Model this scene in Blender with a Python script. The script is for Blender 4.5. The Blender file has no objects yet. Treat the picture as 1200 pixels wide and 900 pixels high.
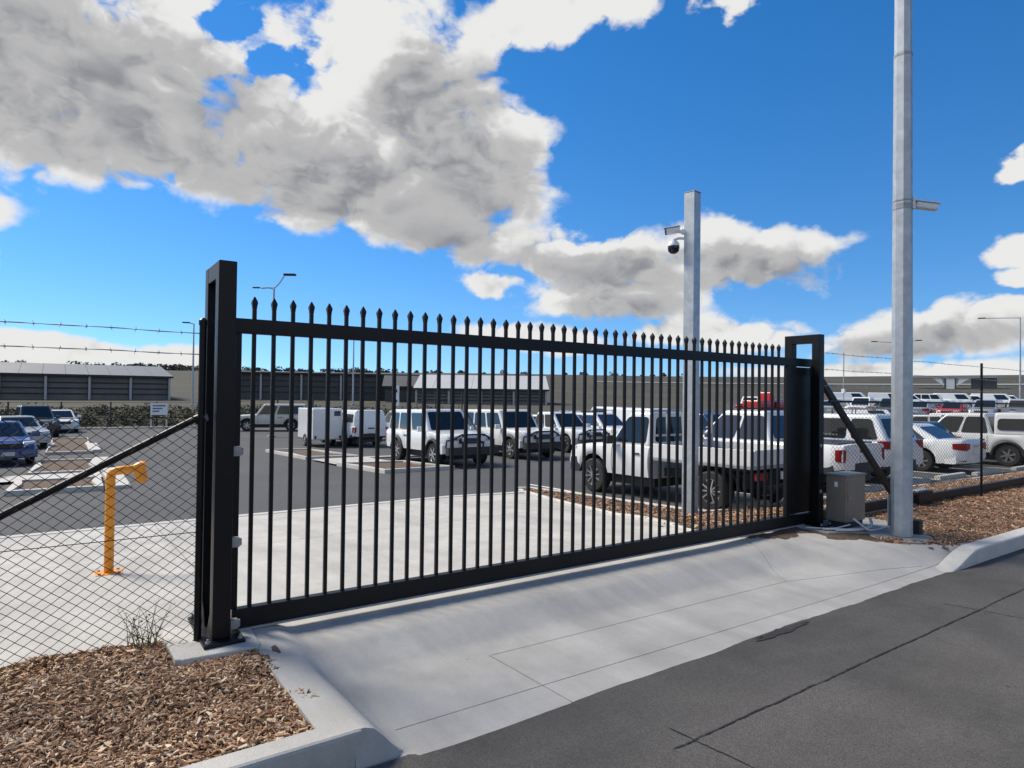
import bpy, bmesh, math, random
import numpy as np
from mathutils import Vector, Matrix

random.seed(7)
rng = np.random.default_rng(7)
scene = bpy.context.scene
col = scene.collection
R = math.radians

# ------------------------------------------------------------------ camera
FX = 760.0                       # focal length for a 1200 px wide frame
yaw = math.atan2(1095, FX); pitch = math.atan(11 / FX); roll = 0.0124
f0 = Vector((math.cos(yaw), math.sin(yaw), 0)); r0 = Vector((math.sin(yaw), -math.cos(yaw), 0)); u0 = Vector((0, 0, 1))
fw = f0 * math.cos(pitch) + u0 * math.sin(pitch); up = u0 * math.cos(pitch) - f0 * math.sin(pitch)
rt = r0 * math.cos(roll) + up * math.sin(roll); up = up * math.cos(roll) - r0 * math.sin(roll)
cam = bpy.data.cameras.new('camera'); camo = bpy.data.objects.new('camera', cam); col.objects.link(camo)
cam.sensor_width = 36; cam.lens = 36 * FX / 1200; cam.clip_end = 6000; cam.clip_start = 0.05
m = Matrix.Identity(4)
for i in range(3):
    m[i][0] = rt[i]; m[i][1] = up[i]; m[i][2] = -fw[i]
m[2][3] = 1.6
camo.matrix_world = m
scene.camera = camo
scene.render.resolution_x = 1024; scene.render.resolution_y = 768
vs = scene.view_settings
vs.view_transform = 'Standard'; vs.look = 'None'; vs.gamma = 1; vs.use_curve_mapping = False
vs.exposure = 0.70
SKY = 0.092; CLOUD = 0.90 / SKY / 2 ** vs.exposure      # sky strength, cloud brightness

# ------------------------------------------------------------------ sky and sun
SUN_FROM = Vector((-0.50, 0.87, 0)).normalized(); SUN_EL = R(46)
sun_az = math.atan2(SUN_FROM.x, SUN_FROM.y)          # clockwise from +Y
w = bpy.data.worlds.new('World'); scene.world = w; w.use_nodes = True
nt = w.node_tree; nt.nodes.clear()
def N(t, **k):
    n = nt.nodes.new(t)
    for a, b in k.items(): setattr(n, a, b)
    return n
def L(a, b): nt.links.new(a, b)
def M(op, a, b=None, c=None, clamp=False):
    n = N('ShaderNodeMath', operation=op); n.use_clamp = clamp
    for i, v in enumerate((a, b, c)):
        if v is None: continue
        if isinstance(v, (int, float)): n.inputs[i].default_value = v
        else: L(v, n.inputs[i])
    return n.outputs[0]
sky = N('ShaderNodeTexSky'); sky.sky_type = 'NISHITA'; sky.sun_disc = False
sky.sun_elevation = SUN_EL; sky.sun_rotation = sun_az
sky.air_density = 1.0; sky.dust_density = 0.05; sky.ozone_density = 2.6; sky.altitude = 200
hs = N('ShaderNodeHueSaturation'); hs.inputs['Saturation'].default_value = 1.36; hs.inputs['Value'].default_value = 1.10; hs.inputs['Hue'].default_value = .503
L(sky.outputs[0], hs.inputs['Color'])
tc = N('ShaderNodeTexCoord'); DIR = tc.outputs['Generated']
sp = N('ShaderNodeSeparateXYZ'); L(DIR, sp.inputs[0])
lift = N('ShaderNodeCombineXYZ'); L(sp.outputs[0], lift.inputs[0]); L(sp.outputs[1], lift.inputs[1])     # clear air: look a little above the hazy horizon band
L(M('ADD', M('MULTIPLY', M('MAXIMUM', sp.outputs[2], 0), .95), .10), lift.inputs[2]); L(lift.outputs[0], sky.inputs[0])
w.cycles.sampling_method = 'MANUAL'; w.cycles.sample_map_resolution = 512
az = M('MULTIPLY', M('ARCTAN2', sp.outputs[1], sp.outputs[0]), 57.29578)
el = M('MULTIPLY', M('ARCSINE', sp.outputs[2]), 57.29578)
def noise(vec, scale, detail, rough, dist=0.0):
    n = N('ShaderNodeTexNoise'); n.noise_dimensions = '3D'
    n.inputs['Scale'].default_value = scale; n.inputs['Detail'].default_value = detail
    n.inputs['Roughness'].default_value = rough; n.inputs['Distortion'].default_value = dist
    L(vec, n.inputs['Vector']); return n.outputs[0]
def mapping(vec, loc=(0, 0, 0), rot=(0, 0, 0), sc=(1, 1, 1), typ='POINT'):
    n = N('ShaderNodeMapping', vector_type=typ); L(vec, n.inputs[0])
    n.inputs['Location'].default_value = loc; n.inputs['Rotation'].default_value = rot; n.inputs['Scale'].default_value = sc
    return n.outputs[0]
cb = N('ShaderNodeCombineXYZ'); L(az, cb.inputs[0]); L(el, cb.inputs[1])
DV = mapping(DIR, sc=(1, 1, 1.45))
def puffs(vec, scale, det):
    n = N('ShaderNodeTexNoise'); n.noise_type = 'RIDGED_MULTIFRACTAL'; n.inputs['Scale'].default_value = scale; n.inputs['Detail'].default_value = det
    n.inputs['Roughness'].default_value = .62; n.inputs['Offset'].default_value = .9; n.inputs['Gain'].default_value = 1.6; n.inputs['Lacunarity'].default_value = 2.2
    L(vec, n.inputs['Vector']); return M('MULTIPLY', M('SUBTRACT', 1.0, n.outputs[0]), .5)
wv_ = N('ShaderNodeTexNoise'); wv_.inputs['Scale'].default_value = 7; wv_.inputs['Detail'].default_value = 4; L(DV, wv_.inputs['Vector'])
ws = N('ShaderNodeVectorMath', operation='SCALE'); ws.inputs['Scale'].default_value = .10; L(wv_.outputs['Color'], ws.inputs[0])
wa = N('ShaderNodeVectorMath', operation='ADD'); L(DV, wa.inputs[0]); L(ws.outputs[0], wa.inputs[1]); WV = wa.outputs[0]
lv = N('ShaderNodeVectorMath', operation='ADD'); L(WV, lv.inputs[0])
sd = SUN_FROM * math.cos(SUN_EL) + Vector((0, 0, math.sin(SUN_EL)))
lv.inputs[1].default_value = (-0.006, 0.010, 0.022)
nA = M('SUBTRACT', noise(DV, 10.0, 10, 0.60), .5)
pA = puffs(WV, 7.0, 4.0); pB = puffs(lv.outputs[0], 7.0, 4.0)
nL = M('SUBTRACT', noise(DV, 5.5, 4, 0.55), .5)
# cumulus banks as (azimuth, elevation, half width, half height, tilt) in degrees of sky
BANKS = [(94, 23.5, 12, 7.5, 0), (84.5, 19.6, 11.0, 4.6, 12), (71.0, 18.6, 14.5, 5.0, 12), (60.8, 19.3, 7.0, 6.6, 0),
         (64.5, 26.0, 7.6, 6.6, 20), (71, 28, 3.5, 4.0, 20), (82.5, 25.0, 5.0, 4.0, 0), (63.5, 14.4, 9.5, 2.5, 8), (93, 17.9, 7, 3.0, 8), (48, 11.6, 9.2, 2.2, 6), (86, 29.5, 6, 3.5, 10),
         (36.0, 11.2, 9.0, 2.6, 4), (46.3, 8.2, 6.8, 2.1, 0), (56.2, 9.5, 2.8, 1.0, 0), (23, 4.6, 8.6, 1.8, -6),
         (37.7, 5.2, 8.8, 1.3, 0), (16.6, 16.2, 2.2, 1.0, 0), (16.4, 10.8, 2.0, 1.4, 0), (16.6, 8.4, 1.6, .9, 0), (90, 2.6, 12, 1.0, 2),
         (51.1, 31.4, 8.6, 2.2, -8), (36, 30.6, 2.6, 1.3, 0), (25.7, 2.0, 9, .8, 0), (52.3, 5.0, 5.6, 1.2, 0), (18.4, 5.9, 4, 1.4, 0),
         (56, 42, 16, 6, 10), (30, 50, 14, 6, -8), (100, 40, 14, 8, 5), (10, 36, 8, 4, 0)]
r2 = random.Random(3)
for k in range(24):                                  # unseen cumulus round the rest of the sky, enlarged for whiter fill light
    a_ = r2.uniform(108, 178) if k % 2 else r2.uniform(-178, 8)
    e_ = r2.choice([4, 7, 12, 18, 25, 34, 44]) + r2.uniform(-2, 2)
    BANKS.append((a_, e_, r2.uniform(10, 22), r2.uniform(.2, .36) * (e_ + 5), r2.uniform(-8, 8)))
w1 = N('ShaderNodeTexNoise'); w1.inputs['Scale'].default_value = 6.5; w1.inputs['Detail'].default_value = 6; w1.inputs['Roughness'].default_value = .58; L(DV, w1.inputs['Vector'])
w2 = N('ShaderNodeVectorMath', operation='SUBTRACT'); L(w1.outputs['Color'], w2.inputs[0]); w2.inputs[1].default_value = (.5, .5, .5)
w3 = N('ShaderNodeVectorMath', operation='MULTIPLY'); L(w2.outputs[0], w3.inputs[0])
wsc = N('ShaderNodeCombineXYZ'); L(M('MULTIPLY', M('MINIMUM', M('ADD', M('MAXIMUM', el, 0), 4), 20), .62), wsc.inputs[0]); L(M('MULTIPLY', M('MINIMUM', M('ADD', M('MAXIMUM', el, 0), 2), 20), .38), wsc.inputs[1]); L(wsc.outputs[0], w3.inputs[1])
w4 = N('ShaderNodeVectorMath', operation='ADD'); L(cb.outputs[0], w4.inputs[0]); L(w3.outputs[0], w4.inputs[1]); SKYPOS = w4.outputs[0]
def ell(b, pos=None):
    v = mapping(pos or SKYPOS, (b[0], b[1], 0), (0, 0, R(b[4])), (b[2], b[3], 1), 'TEXTURE')
    n = N('ShaderNodeVectorMath', operation='LENGTH'); L(v, n.inputs[0])
    return M('SUBTRACT', 1.0, n.outputs[1])
fld = None
for b in BANKS:
    e = ell(b)
    fld = e if fld is None else M('SMOOTH_MAX', fld, e, 0.25)
for b, s in (((75.4, 25.0, 2.4, 1.4, -25), 1.0), ((78.6, 28.0, 2.6, 1.1, -12), .8)):   # the blue gaps
    h = M('MULTIPLY', M('MAXIMUM', M('ADD', ell(b), 0.30), 0), s)
    fld = M('SUBTRACT', fld, h)
core = M('MINIMUM', fld, 0.9)
dens = M('ADD', M('ADD', core, .10), M('MULTIPLY', nA, 1.05))
dens = M('ADD', dens, M('MULTIPLY', pA, 0.85))
dens = M('ADD', dens, M('MULTIPLY', nL, 0.55))
def smooth(x, a, b):
    n = N('ShaderNodeMapRange', interpolation_type='SMOOTHSTEP'); L(x, n.inputs[0])
    n.inputs[1].default_value = a; n.inputs[2].default_value = b; return n.outputs[0]
alpha = smooth(dens, -0.10, 0.34)
# a bank is grey where more cloud stands between it and the sun (up and to the left of the view), white on its lit tops
so_ = N('ShaderNodeCombineXYZ'); L(M('ADD', M('MULTIPLY', M('MAXIMUM', el, 0), .10), .5), so_.inputs[0]); L(M('ADD', M('MULTIPLY', M('MAXIMUM', el, 0), .105), .25), so_.inputs[1])
w5 = N('ShaderNodeVectorMath', operation='ADD'); L(SKYPOS, w5.inputs[0]); L(so_.outputs[0], w5.inputs[1])
occ = None
for b in [BANKS[i] for i in (0, 1, 2, 3, 4, 6, 7, 9, 11, 12, 14)]:
    e = ell(b, w5.outputs[0]); occ = e if occ is None else M('SMOOTH_MAX', occ, e, .30)
deep = smooth(M('ADD', M('ADD', M('MULTIPLY', M('MINIMUM', occ, .8), .80), M('MULTIPLY', core, .30)), M('ADD', M('MULTIPLY', nL, .85), M('MULTIPLY', nA, .22))), -.16, .74)
emb = M('ADD', M('MULTIPLY', M('SUBTRACT', pA, pB), .50), M('MULTIPLY', nA, .16))
lum = M('ADD', M('SUBTRACT', 1.04, M('MULTIPLY', deep, 0.64)), emb)
lum = M('MAXIMUM', M('MINIMUM', lum, 1.05), 0.0)
cr = N('ShaderNodeValToRGB'); L(lum, cr.inputs[0])
CR = cr.color_ramp; CR.interpolation = 'EASE'; CR.elements[0].position = 0.15; CR.elements[0].color = (.30, .31, .34, 1)
CR.elements[1].position = 1.0; CR.elements[1].color = (.92, .92, .91, 1)
e_ = CR.elements.new(.58); e_.color = (.55, .55, .555, 1)
cs = N('ShaderNodeVectorMath', operation='SCALE'); L(cr.outputs[0], cs.inputs[0]); cs.inputs['Scale'].default_value = CLOUD
mx = N('ShaderNodeMix', data_type='RGBA'); L(alpha, mx.inputs[0]); L(hs.outputs[0], mx.inputs[6]); L(cs.outputs[0], mx.inputs[7])
bg = N('ShaderNodeBackground'); bg.inputs[1].default_value = SKY; L(mx.outputs[2], bg.inputs[0])
wo = N('ShaderNodeOutputWorld'); L(bg.outputs[0], wo.inputs[0])

sun = bpy.data.lights.new('sun', 'SUN'); sun.energy = 3.45; sun.angle = R(20); sun.color = (1, .92, .79)
so = bpy.data.objects.new('sun', sun); col.objects.link(so)
so.rotation_euler = (-sd).to_track_quat('-Z', 'Y').to_euler()

# ------------------------------------------------------------------ materials
MATS = {}
def mat(name, color, rough=.6, metal=0., var=0., vscale=8., bump=0., bscale=60., spec=.5, trans=0., coat=0., col2=None, island=0., detail=6, emit=None, stain=None):
    if name in MATS: return MATS[name]
    mt = bpy.data.materials.new(name); mt.use_nodes = True; t = mt.node_tree; p = t.nodes['Principled BSDF']
    p.inputs['Base Color'].default_value = (*color, 1); p.inputs['Roughness'].default_value = rough
    p.inputs['Metallic'].default_value = metal; p.inputs['Specular IOR Level'].default_value = spec
    if trans: p.inputs['Transmission Weight'].default_value = trans
    if coat: p.inputs['Coat Weight'].default_value = coat; p.inputs['Coat Roughness'].default_value = .05
    tcn = t.nodes.new('ShaderNodeTexCoord'); src = tcn.outputs['Object']
    if var or col2 or island:
        c2 = col2 or tuple(min(1, c * (1 + var)) for c in color); c1 = color if col2 else tuple(c * (1 - var) for c in color)
        mixn = t.nodes.new('ShaderNodeMix'); mixn.data_type = 'RGBA'
        mixn.inputs[6].default_value = (*c1, 1); mixn.inputs[7].default_value = (*c2, 1)
        if island:
            g = t.nodes.new('ShaderNodeNewGeometry'); t.links.new(g.outputs['Random Per Island'], mixn.inputs[0])
        else:
            n = t.nodes.new('ShaderNodeTexNoise'); n.inputs['Scale'].default_value = vscale; n.inputs['Detail'].default_value = detail; n.inputs['Roughness'].default_value = .65
            t.links.new(src, n.inputs['Vector'])
            mr = t.nodes.new('ShaderNodeMapRange'); mr.inputs[1].default_value = .32; mr.inputs[2].default_value = .68
            t.links.new(n.outputs[0], mr.inputs[0]); t.links.new(mr.outputs[0], mixn.inputs[0])
        out = mixn.outputs[2]
        if stain:                                     # second layer: blotches of another colour
            n2 = t.nodes.new('ShaderNodeTexNoise'); n2.inputs['Scale'].default_value = stain[1]; n2.inputs['Detail'].default_value = 5; n2.inputs['Distortion'].default_value = .6
            t.links.new(src, n2.inputs['Vector'])
            mr2 = t.nodes.new('ShaderNodeMapRange'); mr2.inputs[1].default_value = stain[2]; mr2.inputs[2].default_value = stain[3]; mr2.inputs[4].default_value = stain[4]
            t.links.new(n2.outputs[0], mr2.inputs[0])
            m2 = t.nodes.new('ShaderNodeMix'); m2.data_type = 'RGBA'; t.links.new(mr2.outputs[0], m2.inputs[0]); t.links.new(out, m2.inputs[6]); m2.inputs[7].default_value = (*stain[0], 1); out = m2.outputs[2]
        t.links.new(out, p.inputs['Base Color'])
    if bump:
        n = t.nodes.new('ShaderNodeTexNoise'); n.inputs['Scale'].default_value = bscale; n.inputs['Detail'].default_value = 5
        t.links.new(src, n.inputs['Vector'])
        b = t.nodes.new('ShaderNodeBump'); b.inputs['Strength'].default_value = bump; b.inputs['Distance'].default_value = .01
        t.links.new(n.outputs[0], b.inputs['Height']); t.links.new(b.outputs[0], p.inputs['Normal'])
    if emit:
        p.inputs['Emission Color'].default_value = (*emit[0], 1); p.inputs['Emission Strength'].default_value = emit[1]
    MATS[name] = mt; return mt
def speckle(mt, scale, amount):
    """fine aggregate: multiply the base colour by a fine voronoi/noise speckle"""
    t = mt.node_tree; p = t.nodes['Principled BSDF']; l = p.inputs['Base Color'].links
    v = t.nodes.new('ShaderNodeTexVoronoi'); v.inputs['Scale'].default_value = scale
    tcn = t.nodes.new('ShaderNodeTexCoord'); t.links.new(tcn.outputs['Object'], v.inputs['Vector'])
    sepn = t.nodes.new('ShaderNodeSeparateColor'); t.links.new(v.outputs['Color'], sepn.inputs[0])
    mr = t.nodes.new('ShaderNodeMapRange'); mr.inputs[3].default_value = 1 - amount; mr.inputs[4].default_value = 1 + amount
    t.links.new(sepn.outputs[0], mr.inputs[0])
    x = t.nodes.new('ShaderNodeVectorMath'); x.operation = 'SCALE'
    if l: t.links.new(l[0].from_socket, x.inputs[0])
    else: x.inputs[0].default_value = p.inputs['Base Color'].default_value[:3]
    t.links.new(mr.outputs[0], x.inputs['Scale']); t.links.new(x.outputs[0], p.inputs['Base Color'])
    return mt

def worn(mt, spot_scale, spot_r, spot_col, streak=None):
    """dark drips and gum spots of their own shape, and long tyre smears"""
    t = mt.node_tree; p = t.nodes['Principled BSDF']; src = p.inputs['Base Color'].links[0].from_socket
    tcn = t.nodes.new('ShaderNodeTexCoord'); nz = t.nodes.new('ShaderNodeTexNoise'); nz.inputs['Scale'].default_value = 24; t.links.new(tcn.outputs['Object'], nz.inputs['Vector'])
    ad = t.nodes.new('ShaderNodeMix'); ad.data_type = 'RGBA'; ad.blend_type = 'LINEAR_LIGHT'; ad.inputs[0].default_value = .035
    t.links.new(tcn.outputs['Object'], ad.inputs[6]); t.links.new(nz.outputs['Color'], ad.inputs[7])
    v = t.nodes.new('ShaderNodeTexVoronoi'); v.inputs['Scale'].default_value = spot_scale; t.links.new(ad.outputs[2], v.inputs['Vector'])
    sc = t.nodes.new('ShaderNodeSeparateColor'); t.links.new(v.outputs['Color'], sc.inputs[0])
    mu = t.nodes.new('ShaderNodeMath'); mu.operation = 'POWER'; t.links.new(sc.outputs[1], mu.inputs[0]); mu.inputs[1].default_value = 3
    mu2 = t.nodes.new('ShaderNodeMath'); mu2.operation = 'MULTIPLY'; t.links.new(mu.outputs[0], mu2.inputs[0]); mu2.inputs[1].default_value = spot_r * spot_scale
    lt = t.nodes.new('ShaderNodeMath'); lt.operation = 'LESS_THAN'; t.links.new(v.outputs['Distance'], lt.inputs[0]); t.links.new(mu2.outputs[0], lt.inputs[1])
    mm = t.nodes.new('ShaderNodeMath'); mm.operation = 'MULTIPLY'; t.links.new(lt.outputs[0], mm.inputs[0]); mm.inputs[1].default_value = .75
    mx_ = t.nodes.new('ShaderNodeMix'); mx_.data_type = 'RGBA'; t.links.new(mm.outputs[0], mx_.inputs[0]); t.links.new(src, mx_.inputs[6]); mx_.inputs[7].default_value = (*spot_col, 1); src = mx_.outputs[2]
    if streak:
        mp = t.nodes.new('ShaderNodeMapping'); t.links.new(tcn.outputs['Object'], mp.inputs[0]); mp.inputs['Scale'].default_value = streak[0]
        n = t.nodes.new('ShaderNodeTexNoise'); n.inputs['Scale'].default_value = 1; n.inputs['Detail'].default_value = 7; n.inputs['Roughness'].default_value = .6; t.links.new(mp.outputs[0], n.inputs['Vector'])
        mr = t.nodes.new('ShaderNodeMapRange'); mr.inputs[1].default_value = .45; mr.inputs[2].default_value = .75; mr.inputs[4].default_value = streak[2]; t.links.new(n.outputs[0], mr.inputs[0])
        m2 = t.nodes.new('ShaderNodeMix'); m2.data_type = 'RGBA'; t.links.new(mr.outputs[0], m2.inputs[0]); t.links.new(src, m2.inputs[6]); m2.inputs[7].default_value = (*streak[1], 1); src = m2.outputs[2]
    t.links.new(src, p.inputs['Base Color']); return mt
black = mat('black_powdercoat', (.0055, .0055, .007), .40, var=.25, vscale=14, bump=.04, bscale=240, spec=.25)
blackw = mat('black_pvc_wire', (.012, .012, .012), .55, spec=.3)
galv = mat('galvanised_steel', (.44, .47, .50), .48, metal=.55, var=.16, vscale=9, bump=.05, bscale=60, stain=((.30, .33, .36), 3.5, .45, .75, .55), detail=8)
galvd = mat('dull_galvanised', (.30, .31, .32), .55, metal=.5, var=.2)
conc = speckle(mat('driveway_concrete', (.43, .415, .385), .85, var=.13, vscale=1.9, bump=.3, bscale=170, stain=((.29, .28, .262), 1.1, .50, .80, .6), detail=11), 300, .09)
worn(conc, 2.2, .022, (.12, .115, .11), ((2.6, .35, 1), (.25, .24, .228), .55))
concp = speckle(mat('kerb_concrete', (.48, .465, .435), .85, var=.10, vscale=4, bump=.3, bscale=120, stain=((.30, .30, .29), 3, .55, .8, .6)), 260, .08)
concd = mat('aged_concrete', (.30, .29, .27), .9, var=.2, vscale=5, bump=.4, bscale=80)
road_m = speckle(mat('road_asphalt', (.074, .069, .064), .90, var=.26, vscale=2.2, bump=.8, bscale=190, stain=((.110, .102, .094), .7, .42, .70, .85), detail=12), 150, .30)
worn(road_m, 2.6, .016, (.02, .02, .02), ((.25, 1.9, 1), (.060, .056, .053), .6))
park_m = speckle(mat('car_park_asphalt', (.052, .053, .057), .88, var=.12, vscale=.5, bump=.3, bscale=90, stain=((.068, .068, .07), .25, .45, .7, .7)), 90, .2)
tar = mat('tar', (.014, .014, .015), .75, bump=.3, bscale=120)
soil = mat('mulch_soil', (.10, .068, .046), .95, var=.4, vscale=22, bump=1.0, bscale=50)
def straw(name, stops):
    mt = mat(name, (.2, .13, .08), .85, island=1, col2=(.5, .4, .3)); t = mt.node_tree; p = t.nodes['Principled BSDF']
    g = t.nodes.new('ShaderNodeNewGeometry'); rp_ = t.nodes.new('ShaderNodeValToRGB'); t.links.new(g.outputs['Random Per Island'], rp_.inputs[0]); t.links.new(rp_.outputs[0], p.inputs['Base Color'])
    e = rp_.color_ramp.elements; e[0].position = 0; e[0].color = (*stops[0][1], 1); e[1].position = 1; e[1].color = (*stops[-1][1], 1)
    for q, c in stops[1:-1]: n = e.new(q); n.color = (*c, 1)
    return mt
chips_m0 = mat('wood_chips_plain', (.10, .052, .028), .85, col2=(.52, .36, .24), island=1)
chips_m = straw('wood_chips', [(0, (.10, .045, .020)), (.3, (.28, .148, .076)), (.66, (.46, .285, .160)), (.88, (.62, .46, .30)), (1, (.70, .57, .42))])
chips_r = straw('red_wood_chips', [(0, (.13, .06, .033)), (.4, (.29, .155, .088)), (.75, (.42, .25, .15)), (1, (.58, .43, .29))])
orange = mat('orange_paint', (.80, .29, .012), .42, var=.10, vscale=9, stain=((.45, .14, .01), 14, .6, .8, .5))
cabinet_m = mat('brown_grey_cabinet', (.22, .19, .155), .40, metal=.25, var=.12, vscale=4, stain=((.17, .13, .09), 2.2, .5, .75, .5))
white_c = mat('white_plastic', (.72, .73, .74), .4)
dome_m = mat('dome_glass', (.008, .008, .009), .12)
rubber = mat('rubber', (.016, .016, .016), .8, bump=.2, bscale=60)
darkp = mat('dark_plastic', (.022, .022, .024), .6)
glass = mat('car_glass', (.012, .015, .017), .07, spec=.55)
glassb = mat('blue_tinted_glass', (.02, .035, .07), .08, spec=.6)
chrome = mat('bright_alloy', (.55, .55, .56), .28, metal=.85)
lampw = mat('headlamp_lens', (.62, .64, .66), .12, spec=.8)
lampr = mat('red_lens', (.27, .010, .010), .18)
lampa = mat('amber_lens', (.55, .17, .01), .2)
plate = mat('number_plate', (.66, .66, .62), .5)
P_white = mat('white_paint', (.74, .75, .755), .24, coat=.6, var=.03, vscale=2)
P_whiteb = mat('dusty_white_paint', (.64, .645, .64), .34, coat=.4, var=.07, vscale=1.5)
P_whitec = mat('cool_white_paint', (.70, .73, .76), .22, coat=.7, var=.02, vscale=2)
P_cream = mat('cream_paint', (.55, .54, .47), .35, coat=.3, var=.06, vscale=3)
P_silver = mat('silver_paint', (.40, .42, .44), .28, metal=.4, coat=.6)
P_blue = mat('blue_paint', (.02, .055, .22), .25, coat=.8)
P_dark = mat('charcoal_paint', (.025, .028, .034), .25, coat=.8)
P_green = mat('dark_green_paint', (.03, .06, .05), .28, coat=.7)
P_red = mat('red_paint', (.42, .02, .02), .28, coat=.6)
grass = mat('dry_grass', (.054, .047, .030), .95, col2=(.028, .027, .017), vscale=.06, bump=.6, bscale=6, stain=((.068, .058, .037), .035, .5, .72, .7), detail=10)
scrub_m = mat('scrub_leaves', (.028, .036, .017), .8, col2=(.085, .080, .036), island=1)
tree_m = mat('far_tree_leaves', (.040, .046, .034), .8, col2=(.085, .090, .062), island=1)  # leaf colours lightened to paint in distance haze
steelroof = mat('pale_metal_roof', (.145, .15, .165), .5, metal=.2, var=.06, vscale=.3)
whiteroof = mat('white_metal_roof', (.42, .425, .43), .5, var=.05, vscale=.3)
darkwall = mat('charcoal_cladding', (.065, .065, .068), .7, var=.15, vscale=.4)
midwall = mat('grey_cladding', (.15, .15, .15), .7, var=.12, vscale=.5)
paleframe = mat('pale_steel', (.38, .39, .40), .5)
signw = mat('sign_white', (.70, .71, .71), .5)
signb = mat('sign_blue', (.05, .10, .25), .5)
white_line = mat('road_paint', (.62, .62, .60), .7, var=.15, vscale=6)
cable_m = mat('grey_conduit', (.52, .53, .54), .5)
wood_m = mat('weathered_timber', (.20, .14, .09), .85)

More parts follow.
